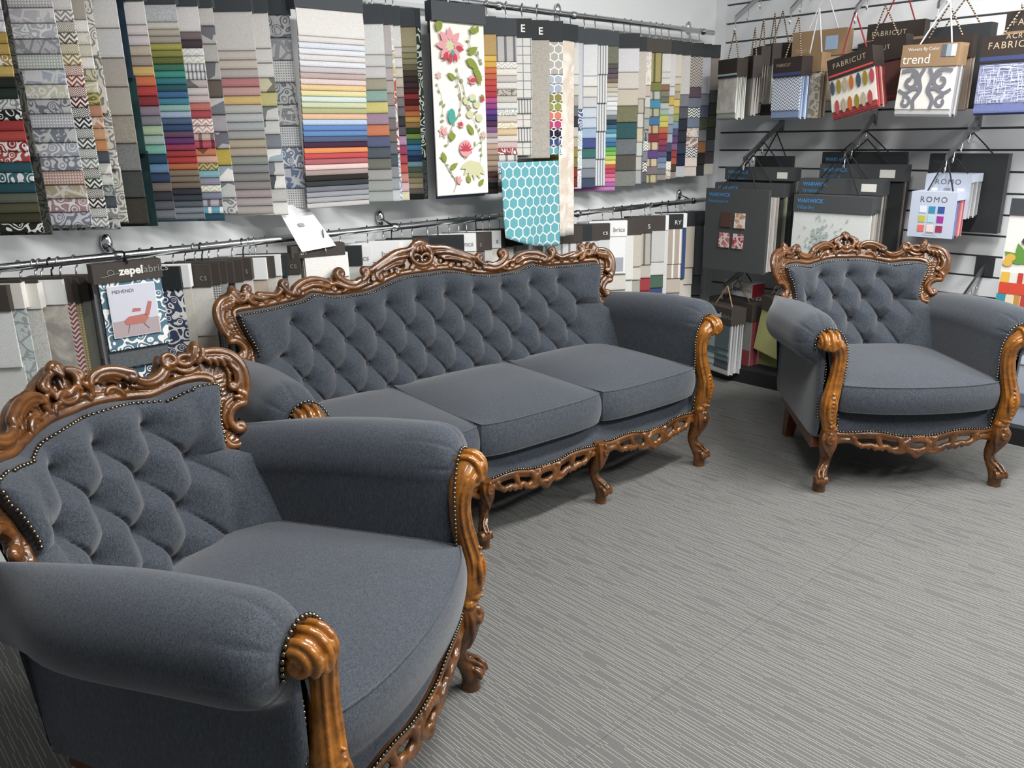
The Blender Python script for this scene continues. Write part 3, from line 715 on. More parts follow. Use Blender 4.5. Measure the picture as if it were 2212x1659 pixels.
        for ox in (-.028, -.010, .010, .028): ap(np.array([(bc + ox * k_, .230), (bc + ox * .7 * k_, .246)]), [.008, .006], .012)
        ap(cr([(bc - .045 * k_, .188), (bc - .02 * k_, .176), (bc, .164), (bc + .02 * k_, .176), (bc + .045 * k_, .188)], 5), [.009, .011, .013, .011, .009], .008)
        ap(np.array([(bc, .185), (bc, .160)]), [.012, .007], .012)
    voxel(mb.obj('carved_apron', M['wood'], root), .0032, 1, .45)
    xs = np.linspace(-(XL - .045), XL - .045, 60)
    prof = [(.024, .225), (.008, .240), (.006, .256), (.014, .28), (.026, .315), (.036, .340), (.055, .352), (.58, .352)]
    A = np.array([[(x, yfr_(x) * (1 if j < 7 else 0) + yy, zz) for j, (yy, zz) in enumerate(prof)] for x in xs])
    mb = MB(); mb.grid(A); mb.obj('front_band', M['uph'], root, True)
    # ---- cushions
    if sofa:
        for x0, x1 in ((-.872, -.300), (-.300, .300), (.300, .872)):
            xc, hw = (x0 + x1) / 2, (x1 - x0) / 2
            build_cushion(root, x0 + .003, x1 - .003, (lambda xc, hw: lambda x: -.042 + .022 * ((x - xc) / hw) ** 4)(xc, hw), .62, .354, .476, .046)
    else:
        build_cushion(root, -.331, .331, lambda x: -.088 + .052 * (np.abs(x) / .331) ** 2.2, .62, .354, .466, .046)
    # ---- nailhead trim
    mb = MB()
    for sg in (-1, 1):
        L = resample(np.stack([inn[:, 0] - np.where(np.arange(len(inn)) >= jc, .0140, .0), inn[:, 1] - np.where(np.arange(len(inn)) < jc, .0150, .002)], 1), .0112)
        for x, z in L[:-3]:
            gi = np.argmin((Xb - sg * x) ** 2 + (Zb - z) ** 2); nail_ell(mb, (sg * x, float(Yb.ravel()[gi]) - .0022, z))
        dx = XL - .387
        for path in ([(.326, -.010, .40), (.320, -.014, .48), (.315, -.016, .55), (.317, -.016, .61), (.332, -.016, .658), (.358, -.014, .692), (.395, -.012, .705), (.430, -.012, .692), (.448, -.010, .662), (.450, -.008, .625)],
                     [(.424, .002, .62), (.402, .0, .58), (.392, .0, .52), (.398, -.002, .46), (.412, -.004, .40), (.412, -.004, .34), (.398, -.002, .28)],
                     [(.330, -.014, .335), (.326, -.014, .30), (.326, -.012, .272)]):
            for q in resample(cr(path, 5), .0115): nail_ell(mb, (sg * (q[0] + dx), q[1] - .004, q[2]))
    for T in npts:
        for x, z in resample(T, .0115): nail_ell(mb, (x, yfr_(x) - .008, z + .0135))
    no = mb.obj('nailhead_trim', M['nail'], root, True); no['kind'] = 'stuff'
    return root

def copy_tree(o, parent=None):
    c = o.copy(); COL.objects.link(c); c.parent = parent
    for ch in list(o.children): copy_tree(ch, c)
    return c

chair = build_seat('armchair')
chair.location = (3.3966, 1.1853, 0); chair.rotation_euler = (0, 0, math.radians(-41.3))
tag(chair, 'grey buttoned armchair with carved wooden frame in front of the white slat wall', 'armchair', 'carved wooden lounge set')
chair2 = copy_tree(chair)
chair2.location = (0.8610, 1.3050, 0); chair2.rotation_euler = (0, 0, math.radians(30.2))
tag(chair2, 'grey buttoned armchair with carved wooden frame nearest the camera, beside the sofa', 'armchair', 'carved wooden lounge set')
sofa = build_seat('sofa')
sofa.location = (2.0586, 2.0500, 0); sofa.rotation_euler = (0, 0, math.radians(-5.5))
tag(sofa, 'long grey three seat sofa with buttoned back and carved wooden frame', 'sofa', 'carved wooden lounge set')

# ------------------------------------------------------------------ hanging cloth samples: shared pieces
def text(parent, body, size, x, z, y, m, bold=0.0, align='LEFT', name='lettering', space=1.0):
    cu = bpy.data.curves.new('txt', 'FONT'); cu.body = body; cu.size = size; cu.align_x = align; cu.offset = bold; cu.space_character = space
    cu.resolution_u = 3
    ob = bpy.data.objects.new('txt', cu); COL.objects.link(ob)
    dg = bpy.context.evaluated_depsgraph_get(); dg.update()
    me = bpy.data.meshes.new_from_object(ob.evaluated_get(dg)); bpy.data.objects.remove(ob); bpy.data.curves.remove(cu)
    me.materials.clear(); me.materials.append(m); o = mk(name, me, None, parent); o.location = (x, y, z); o.rotation_euler = (PI / 2, 0, 0); return o
_sw = {}
def swatch_mesh(w, h):
    key = (round(w, 3), round(h, 3))
    if key not in _sw:
        w, h = key; e = min(.010, h * .25)
        prof = [(.002, 0), (.000, 0), (-.0025, -h * .45), (-.0055, -h + e), (-.0052, -h + e * .3), (-.002, -h), (.002, -h)]
        n = len(prof); vs_ = [(-w / 2, y, z) for y, z in prof] + [(w / 2, y, z) for y, z in prof]
        fs = [(i, (i + 1) % n, n + (i + 1) % n, n + i) for i in range(n)] + [tuple(range(n))[::-1], tuple(range(n, 2 * n))]
        me = bpy.data.meshes.new('swatch'); me.from_pydata(vs_, [], fs); _sw[key] = me
    return _sw[key]
_swm = {}
def swatch(parent, tok, w, h, x, y, z, name='swatch'):
    """tok: rrggbb + pattern letter; an upper-case letter means a white second colour, lower-case a darker one"""
    base, p = tok[:6], tok[6:7]; key = (round(w, 3), round(h, 3), p.lower())
    if key not in _swm:
        me = swatch_mesh(w, h).copy(); me.materials.clear(); me.materials.append(CLOTH[p.lower()]); _swm[key] = me
    o = mk(name, _swm[key], None, parent); o.location = (x, y, z)
    c = np.array(hx(base)[:3]); c = c + (c.mean() - c) * .24; o.color = (c[0], c[1], c[2], 1.0 if p.isupper() else 0.0); return o
def hook_mesh(drop):
    mb = MB(); pts = [(0, 0, -drop)] + [(0, 0, -drop + .018), (0, .004, -drop + .03)]
    pts += [(0, .016, -.020)] + [(0, .017 * math.cos(a), .017 * math.sin(a)) for a in np.linspace(0, PI * 1.05, 9)]
    mb.tube(pts, .0030, 6); return mb.mesh('hook', True)
_hk = {}
def add_hook(parent, drop, m, x=0.0):
    key = (round(drop, 3), m.name)
    if key not in _hk: me = hook_mesh(drop); me.materials.append(m); _hk[key] = me
    o = mk('hook', _hk[key], None, parent); o.location = (x, 0, 0); return o
_bx = {}
def cbox(parent, name, m, x0, x1, y0, y1, z0, z1):
    key = (round(x1 - x0, 3), round(y1 - y0, 3), round(z1 - z0, 3), m.name)
    if key not in _bx:
        mb = MB(); mb.box(-key[0] / 2, key[0] / 2, -key[1] / 2, key[1] / 2, -key[2] / 2, key[2] / 2); me = mb.mesh(name); me.materials.append(m); _bx[key] = me
    o = mk(name, _bx[key], None, parent); o.location = ((x0 + x1) / 2, (y0 + y1) / 2, (z0 + z1) / 2); return o

RAIL_Y = 3.0
def rail(name, x0, x1, z, label, brackets):
    r = empty(name, (x0, RAIL_Y, z), 0, label, 'rail')
    mb = MB(); mb.tube([(0, 0, 0), (x1 - x0, 0, 0)], .0145, 14); mb.obj('tube', M['chrome'], r, True)
    for bx in brackets:
        mb = MB(); mb.tube([(bx - x0, .0, -.004), (bx - x0, .06, .015), (bx - x0, WALL_Y - RAIL_Y - .012, .03)], .009, 8)
        mb.ell((bx - x0, WALL_Y - RAIL_Y - .012, .035), (.022, .012, .034), 12, 8); mb.tube([(bx - x0 - .012, 0, 0), (bx - x0 + .012, 0, 0)], .019, 12)
        mb.obj('wall_bracket', M['chrome'], r, True)
    return r
Z_UP, Z_LO, Z_LR = 2.040, 1.086, 1.058
rail('hanging_rail', -0.6, 4.50, Z_UP, 'long upper chrome rail on the white wall, full of sample hangers', (0.6, 2.75, 3.26, 4.4))
rail('hanging_rail', -0.6, 3.02, Z_LO, 'lower chrome rail behind the sofa, left of the teal hexagon cloth', (0.93, 2.10))
rail('hanging_rail', 3.06, 4.50, Z_LR, 'short lower chrome rail by the corner, right of the teal hexagon cloth', (3.3, 4.38))

def hanger(label, xr, toks, zh, zbot, zrail, th=40, w=.27, yf=2.93, first=1.0, hdr='hdr', group=None, gap=.05, hookm=None, depth=None, name='fabric_sample_hanger', fabric_w=None):
    ca, sa = math.cos(math.radians(th)), math.sin(math.radians(th))
    root = empty(name, (xr - w / 2 * ca, yf + w / 2 * sa, zrail), -math.radians(th), label, 'fabric samples', group)
    zt, zb = zh; dp = depth if depth else min(.030, max(.006, .72 * gap * sa)); n = len(toks)
    if hdr: cbox(root, 'header_card', M[hdr], -w / 2, w / 2, -.009, dp + .004 - .004, zb - zrail, zt - zrail)
    add_hook(root, zrail - zt + .004, hookm or M['steel'])
    wt = np.ones(n); wt[0] = first; wt /= wt.sum(); z = zb; fw = fabric_w or w * .975
    for j, tk in enumerate(toks):
        h = (zb - zbot) * wt[j]; ov = .012 if j else 0.0
        swatch(root, tk, fw, h + ov, (w - fw) / 2, -.003 + dp * (j / max(1, n - 1)) * .9, z - zrail + ov); z -= h
    return root

def T(s_): return s_.split()
UPX = 1.172
UH = (1.978, 1.906); UB = 1.202
G_UP = 'sample hangers on the upper rail'
# right edge (rail metres at the cloth plane / UPX), first swatch weight, width, tokens, description
UP = [
 (.455, 1, .30, T('d8d4dc d0ccd6 c8c4cc c2a03c b8902c a08420 2c3a34 26302a a82024 c23a30 b03028 1f5a66 256a78 5a5a44 6a6848'), 'mustard, red and teal cloth samples cut by the photo edge, hung highest at far left'),
 (.591, 1, .28, T('cfccd8 d6d2de c9c6d4 dcd8e0F c09a30 c8a43c b89028F d0b048 25302b 2b3a33 d8d8d6f 26282aF b02228 c23a2a a32026F b83a34F 1c5c68 28707cF 1f5560 63695c 5c5a3e 45442f 2a2e28F'), 'mustard, red and teal cloth samples, far left of the upper rail'),
 (.605, 1, .20, T('5a5a54f 66645cf 55564ff'), 'thin dark floral cloth samples second from left on the upper rail'),
 (.711, 1, .28, T('bcb6bdO c4c0c8L b9bdc8F c2c1c6l b7bfb8O aab4c8L d3cfb8F c6c5caf b4b8c2O 7d8494L a9b0c0F d9dbe2f c99a8cO b8a888L b28a94F d5d7e2f'), 'lilac and white floral and dotted cloth samples on the upper rail'),
 (.757, 1.5, .26, T('c9c4c0D 9a8f94C 8b7c60D 7a6a5aC b09a3cD b0962cC b4562eD a8482cC 8c2f28D 6c2424C 2f3236D 2a2f38C 5a6a64D 45584eC 7d8e8aD 8a9a94C 3f5a48D 33503fC 3a3532D 33302eC 8e9296D 9a9ea2C'), 'diamond and maze patterned cloth samples running gold, red, black and green'),
 (.79, 2, .26, T('b7aca0 d8d2c0A d6cfbcL d9d3bf cfcbb4A d3cba6f d0cb9aL c6ba5ef c78a6a cf9468L d8a070A d28c4e 4f5866 c9ccc0A b9beb6L aab2aaf 4f5860 e0ded4f 5a5e58L'), 'cream, orange and slate patterned cloth samples in a narrow upper hanger'),
 (.808, 1, .22, T('e6e2d6f e2decff e4e0d4f e2dfd2f'), 'black spotted cream cloth strip on the upper rail'),
 (.872, 1, .26, T('d9d6d4 d2d0d0 b6aca2 b4aea0 a8a090m 888a88m 4f5250m 4a443am'), 'beige to charcoal tweed samples in eight broad steps on the upper rail'),
 (.891, 1, .22, T('1f3a4cq 204a48q 1c3c40q'), 'dark green and navy painterly cloth strip on the upper rail'),
 (.947, 2.3, .26, T('dcd8d8 d8cfd0 d6c9cc c6b49e aa9a90 dcb45a dd6a2e c32a2c 932a34 8f7c8e 84848e a9c29c 9dbab0 6cb8a4 1f4c6c 5a86b0 2c4468 7a6c68 3c3e46 5c6068 747a80'), 'neutral, orange, red and blue plain cloth samples left of the teal ones'),
 (1.037, 2.6, .28, T('c2c4c8m cfc8bc b6ac9a aaa094 aaa63c 8e9036 6a7430 3a7a62 2c9a8a 24808a 24606a 2f6ca0 3088a0 8cbab4 9ab4d0 4a6484 30507c 6a4a66 6c2c70 9c2c58 b0282c bc2420 c4662c 8c7860 83735f 7a6c5c 363a42 3c4450 5a646c 7c8a94 7a828c'), 'lime, teal, blue, purple and red cloth samples on the upper rail'),
 (1.101, 3.2, .26, T('dcd8d8 7c6a6c 4c4048 d8dadcC d6d4c8C e2e2e0s dcdad8s c4b4b0a d2c8c4 d0bab8 cf6a5c b8404c dc9c90C d8a89cC d0aca0w c84058w cf7848a dca894a cfc06cc 78b8c8 9490a8 d8d4a8C 8088a0 b8b0b8w 58a8c0W 40889ca'), 'white, coral and aqua geometric cloth samples beside the lime and teal ones'),
 (1.145, 1, .24, T('c8c4c0 c0bcb8a bab6b2 b8b4b2a 6c6258 c8c8c8a a8a4aca bcb8c0a c8b020 9cb0bcA c4c8c8a d0d0ccf'), 'grey abstract print samples with one mustard block'),
 (1.269, 4.3, .29, T('d2cdcb c9bfb6 cabfae b8aeac c2777a cc9a96 dcb866 bcbab4 b8bcc0 a9aeb2 a6a6a4 b6a88e b2a496 8e968e 8c8c90 8c8a88 958c8c aa9a9c b0a4a6 b3aaa6'), 'pink, yellow and soft grey linen samples left of the leafy print'),
 (1.322, 2.4, .24, T('d8d4d0 d4d2d0 d8d8d4 cfcaa4a c9c27aa d0d0cca cdd0cca d4d8dca a4bccaA d2d2d2a 565c64A c8c8c4a b8b8b8A'), 'pale geometric leaf print samples with pale blue and olive touches'),
 (1.395, 1, .24, T('b9b9b9f c0c2c4l dcdcdco c4c6c8f 8f9398L d8dadco 8090b0F 6a7ca4L dcdcdco'), 'black, white and blue ikat print samples just left of the widest fan'),
]
gprev = None
for i, (x, first, ww, tk, lab) in enumerate(UP):
    nx_ = UP[i + 1][0] if i + 1 < len(UP) else x + .05
    hanger(lab, x * UPX, tk, UH, UB - .01 * (i % 3), Z_UP, 40, ww, 2.93, first, 'hdr', G_UP, (nx_ - x) * UPX)
# the widest fan, turned to the room
hanger('widest fan of plain cloth samples, cream at top to grey at foot', 1.625 * UPX, T('d8d4d0 d0cac6 c9d0dc d0d2d8 cfc9c9 cdd0d6 b9b2b4 b49c98 d2bcb8 dcb878 d4cb8c bfd0c8 bfc49c a8a872 d8aa84 a2bcd8 4a78b8 4a7cb4 48587c 45243c dd8034 c2303a a85458 d8b8b4 9c8884 2c2826 34383c 6c707a 8c9098 9a9aa0 b4b0b0'), (2.00, 1.925), UB, Z_UP, 3, .285, 2.855, 4.6, 'hdr', G_UP, depth=.055)
UP2 = [
 (1.75, 2.6, .29, T('e4e5e4 d9d7d4 d2d0d0 aaa48c 8fb4a8 dcd06c a98aa4 dc7a48 5a6488 56606a 76786c a6a6a4 a0a8a2 a9b0ae'), 'white to aqua, yellow, lilac and orange linen samples right of the widest fan'),
 (1.782, 2.4, .22, T('c0b6b8 b4b4b8 b8acac b4aca4 a49490 98989c 7c7478 787068 6c707c 505c68 8c9098 9ca4a8 c8ccd2'), 'mauve to slate plain samples in a narrow upper hanger'),
 (1.791, 1, .20, T('dcd8d0F d0c46cF c85c40F c8a0a8F b84050F a0b4c0F 90a8c0F'), 'sliver of colourful floral samples on the upper rail'),
 (1.823, 2.2, .22, T('dedbdc d4cccc d8d4d2 d2c8c0 c4b4a4 a89c94 7c7474 6c6468 3c3a3e 5c5460 b084a8 9c3060 b43844 c84a3c d08478 d8b0b4 dcd8b0'), 'pale to plum and red narrow samples left of the brown rainbow'),
 (1.89, 3.4, .24, T('a69a74 9a9474 8c8c60 8a8264 6a6444 4a4030 38302c 402c34 4c1c24 8c1c20 501818 983818 b86020 b89020 8c6c38 28401c 6c8c3c 1c5c60 2070a0 1c5078 142c50 608c94 445844 64684c 8c7c5c 94886c 60584c 1c2024'), 'olive, rust, green and teal textured samples left of the big floral panel'),
 (1.911, 1, .22, T('2c4a3cF 34543cF 2c4438F 58605cf'), 'sliver of dark green leaf print beside the big floral panel'),
]
for i, (x, first, ww, tk, lab) in enumerate(UP2):
    nx_ = UP2[i + 1][0] if i + 1 < len(UP2) else x + .04
    hanger(lab, x * UPX, tk, UH, UB, Z_UP, 40, ww, 2.93, first, 'hdr', G_UP, (nx_ - x) * UPX)
# the big floral panel
fx0, fx1, fy = 1.905 * UPX, 2.150 * UPX, 2.85
fw = fx1 - fx0
fr_ = empty('fabric_sample_hanger', ((fx0 + fx1) / 2, fy + .06, Z_UP), math.radians(-2), 'large cream panel printed with red flowers and green leaves', 'fabric samples', G_UP)
cbox(fr_, 'header_card', M['hdr'], -fw / 2, fw / 2, -.075, -.03, 1.925 - Z_UP, 2.00 - Z_UP); add_hook(fr_, .04, M['steel'])
FB, FT = UB + .015, 1.925
swatch(fr_, 'ece8da', fw * .99, FT - FB, 0, -.060, FT - Z_UP, 'cloth_panel'); swatch(fr_, '30385a', fw * .95, FT - FB + .012, 0, -.045, FT - Z_UP, 'cloth_panel')
_lay = [0]
def lay():
    _lay[0] = (_lay[0] + 1) % 60; return -_lay[0] * 1.2e-5
def leaf_poly(mb, x, z, ln, wd, ang, n=7):
    pts = []
    for i in range(n + 1): t = i / n; pts.append((t * ln, wd * math.sin(PI * t ** .8)))
    for i in range(n - 1, 0, -1): t = i / n; pts.append((t * ln, -wd * math.sin(PI * t ** .8)))
    c, s_ = math.cos(ang), math.sin(ang); yl_ = lay(); v = [(x + a * c - b_ * s_, yl_, z + a * s_ + b_ * c) for a, b_ in pts]
    mb.add(v, [tuple(range(len(v)))])
def disc(mb, x, z, rx, rz, n=14): yl_ = lay(); mb.add([(x + rx * math.cos(2 * PI * i / n), yl_, z + rz * math.sin(2 * PI * i / n)) for i in range(n)], [tuple(range(n))])
def ribbon(mb, pts, wd):
    P = cr(pts, 6); d = np.gradient(P, axis=0); d /= np.linalg.norm(d, axis=1)[:, None]; nn = np.stack([-d[:, 1], d[:, 0]], 1) * wd / 2
    A = np.stack([P + nn, P - nn], 1); yl_ = lay(); mb.add([(p[0], yl_, p[1]) for r in A for p in r], [(2 * i, 2 * i + 1, 2 * i + 3, 2 * i + 2) for i in range(len(P) - 1)])
def prints(parent, layers, y, name='print'):
    for k_, (m, fn) in enumerate(layers):
        mb = MB(); fn(mb); mb.f = [f[::-1] if True else f for f in mb.f]; o = mb.obj(name, m, parent); o.location = (0, y - .0010 * (k_ + 1), 0); o['kind'] = 'stuff'
Hf = FT - FB
def U(u): return (u - .5) * fw
def V(v): return FT - Z_UP - v * Hf
def l_stem(mb):
    ribbon(mb, [(U(.42), V(.30)), (U(.50), V(.42)), (U(.45), V(.52)), (U(.30), V(.60)), (U(.22), V(.70))], .004)
    ribbon(mb, [(U(.45), V(.28)), (U(.55), V(.36)), (U(.62), V(.48)), (U(.78), V(.52))], .004)
    ribbon(mb, [(U(.75), V(.02)), (U(.70), V(.12)), (U(.85), V(.18)), (U(.9), V(.22))], .0035)
    ribbon(mb, [(U(.95), V(.66)), (U(.70), V(.72)), (U(.55), V(.78)), (U(.5), V(.74))], .0035)
    ribbon(mb, [(U(.12), V(.78)), (U(.25), V(.86)), (U(.36), V(.92)), (U(.30), V(.98))], .0035)
def l_green(mb):
    for u, v, l_, w_, a in ((.62, .20, .075, .018, -.5), (.66, .17, .06, .015, .5), (.75, .24, .075, .016, -.9), (.82, .27, .06, .013, -1.3), (.70, .03, .035, .012, -.4), (.80, .05, .035, .012, 1.0), (.10, .06, .06, .018, 1.2), (.72, .64, .06, .013, 2.2), (.16, .80, .05, .013, 1.9), (.24, .84, .05, .012, .5), (.62, .93, .04, .012, 2.0), (.80, .95, .04, .012, .8), (.40, .32, .05, .012, 2.6), (.88, .40, .035, .01, -1.0), (.30, .62, .04, .02, -1.6)):
        leaf_poly(mb, U(u), V(v), l_, w_, a)
def l_pale(mb):
    for a in (-2.4, -2.0, -1.6, -1.2, -.8, -2.8): leaf_poly(mb, U(.72), V(.80), .085, .016, a)
    for u, v in ((.60, .44), (.72, .42), (.80, .46), (.66, .52), (.84, .54)): disc(mb, U(u), V(v), .02, .016)
    disc(mb, U(.30), V(.12), .034, .03)
def l_pink(mb):
    for a in np.linspace(0, 2 * PI, 9)[:-1]: leaf_poly(mb, U(.32) + .018 * math.cos(a), V(.13) + .018 * math.sin(a), .055, .016, a)
    disc(mb, U(.72), V(.32), .018, .016); disc(mb, U(.48), V(.58), .013, .012); disc(mb, U(.15), V(.62), .012, .013); disc(mb, U(.40), V(.91), .012, .016); disc(mb, U(.55), V(.72), .034, .036)
def l_red(mb):
    for a in (-1.6, -1.1, -2.1, -.2): leaf_poly(mb, U(.32) + .03 * math.cos(a), V(.13) + .03 * math.sin(a), .045, .011, a)
    leaf_poly(mb, U(.66), V(.325), .05, .009, .2)
    for a in np.linspace(.2, PI - .2, 7): leaf_poly(mb, U(.55), V(.735), .040, .0045, a)
    disc(mb, U(.47), V(.575), .009, .009); disc(mb, U(.90), V(.43), .010, .010)
def l_teal(mb):
    disc(mb, U(.30), V(.53), .020, .032); disc(mb, U(.36), V(.17), .010, .010)
    disc(mb, U(.64), V(.43), .006, .006); disc(mb, U(.75), V(.44), .006, .006)
def l_fill(mb):
    rr = random.Random(11)
    for path in ([(.42, .30), (.50, .42), (.45, .52), (.30, .60), (.22, .70)], [(.45, .28), (.55, .36), (.62, .48), (.78, .52)], [(.95, .66), (.70, .72), (.55, .78)], [(.12, .78), (.25, .86), (.36, .92)], [(.75, .02), (.70, .12), (.85, .18), (.9, .22)], [(.62, .48), (.80, .60), (.88, .72), (.80, .86)], [(.08, .36), (.16, .46), (.10, .56)]):
        P = cr([(U(a), V(b)) for a, b in path], 5); ribbon(mb, P[::3] if len(P) > 8 else P, .0022)
        for q in P[::2]: leaf_poly(mb, q[0], q[1], rr.uniform(.014, .026), rr.uniform(.004, .007), rr.uniform(0, 6.28), 5)
def l_petal(mb):
    for u, v, r_ in ((.72, .32, .026), (.48, .58, .02), (.15, .62, .030), (.40, .91, .024), (.92, .64, .018), (.60, .44, .022), (.80, .46, .022), (.84, .54, .02), (.88, .30, .018), (.10, .30, .018)):
        for a in np.linspace(0, 2 * PI, 7)[:-1]: leaf_poly(mb, U(u), V(v), r_, r_ * .28, a + u * 5, 5)
prints(fr_, [(flat('8e9068'), l_fill), (flat('c9aaa4'), l_petal), (flat('a9a596'), l_stem), (flat('c3c39c'), l_pale), (flat('7d8a34'), l_green), (flat('d3969a'), l_pink), (flat('b23a4a'), l_red), (flat('3f9a90'), l_teal)], -.0668)
G2 = [
 (2.195, 1, .24, T('c3d0d6Q a9c0ccQ 98b8d0Q e4e8eaf'), 'pale blue watercolour strip peeking out right of the floral panel', UH, UB + .01),
 (2.265, 3.6, .24, T('bf9c56 e0b41c dca41c d8641c c8582c c83428 c02c2c b42038 b82c80 90307c 60288c 3c2c68 54284c 7c5080 a89098 c4b4b0 bc9c84 ac907c 9c8068 a48c78 84705c 4c302c 645450 242628 3c302c'), 'sunflower yellow through red and purple sample fan', UH, UB),
 (2.374, 3.8, .27, T('bebab8w c4c0bcC e0dcd0 c4c0b8 bcb8b0D bcb4a4f c4c0b4 b4beb6D b0bcb4F d0c4b4 dccca0F dcbc88 d4ccc4 a83a3cD a83c3cF d4d0c8w 6a84acD 7890b8F d4ccc4w 2f2f33D 8f8c84f'), 'beige, red and blue ornamental print samples right of the yellow and purple fan', UH, UB),
 (2.451, 4.2, .24, T('d9d7d2k d6d4ccs d8d4cck d8d6d0s d6d4cck'), 'white and grey checked cloth samples under the first header lettered E', (1.985, 1.905), UB + .17),
 (2.543, 1, .26, T('b8b0a4m'), 'plain beige linen length under the second header lettered E', (1.985, 1.900), UB + .155),
 (2.605, 3.6, .25, T('b4b0a6H a9b4c4H a0aec0H 8e8c3cH 97a040H d87858H c02870H 24243cH 2f4a84H 54a8b4H'), 'hexagon patterned samples from beige to pink above the teal length', (1.985, 1.895), UB + .17),
]
for i, (x, first, ww, tk, lab, uh, ub) in enumerate(G2):
    nx_ = G2[i + 1][0] if i + 1 < len(G2) else x + .05
    r_ = hanger(lab, x * UPX, tk, uh, ub, Z_UP, 32, ww, 2.93 - (.012, .012, .012, .02, .03, .05)[i], first, 'hdr' if i < 3 else 'hdrd', G_UP, (nx_ - x) * UPX)
    if 'lettered E' in lab: text(r_, 'E', .045, ww / 2 - .055, uh[1] + .022 - Z_UP, -.0125, M['ink_white'], .001)
# long teal hexagon cloth and the long cream toile beside it
def drape(label, xa, xb, ya, yb, z0, z1, tok, nm, waves, skew=0.0, foot=None):
    root = empty(nm, (xa, ya, z1), 0, label, 'cloth', G_UP)
    A = []
    for i, s_ in enumerate(np.linspace(0, 1, 26)):
        row = []
        for t in np.linspace(0, 1, 22):
            xx = (xb - xa) * s_ + skew * (1 - t) * (1 - s_) ; zz = (z0 - z1) * t
            if foot: zz += foot * (1 - s_) ** 2 * max(0, t - .6) / .4
            row.append((xx, (yb - ya) * s_ + waves * math.sin(s_ * 9 + t * 2) * (.3 + t), zz))
        A.append(row)
    mb = MB(); mb.grid(np.array(A), flip=False); o = mb.obj('cloth_length', CLOTH[tok[6:7].lower()], root, True)
    md = o.modifiers.new('s', 'SOLIDIFY'); md.thickness = .002
    c = hx(tok[:6]); o.color = (c[0], c[1], c[2], 1.0); return root
drape('long teal cloth with white hexagons hanging down over the lower rail', 2.635, 3.022, 2.850, 2.875, .925, 1.345, '66a4aeJ', 'hanging_cloth', .006, -0.03, .075)
r_ = drape('long cream toile length hanging right of the teal hexagon cloth', 3.045, 3.155, 2.895, 2.90, .965, 1.905, 'd2c4b4Q', 'hanging_cloth', .004)
cbox(r_, 'header_card', M['hdrd'], -.02, .125, -.008, .016, 0, .072)
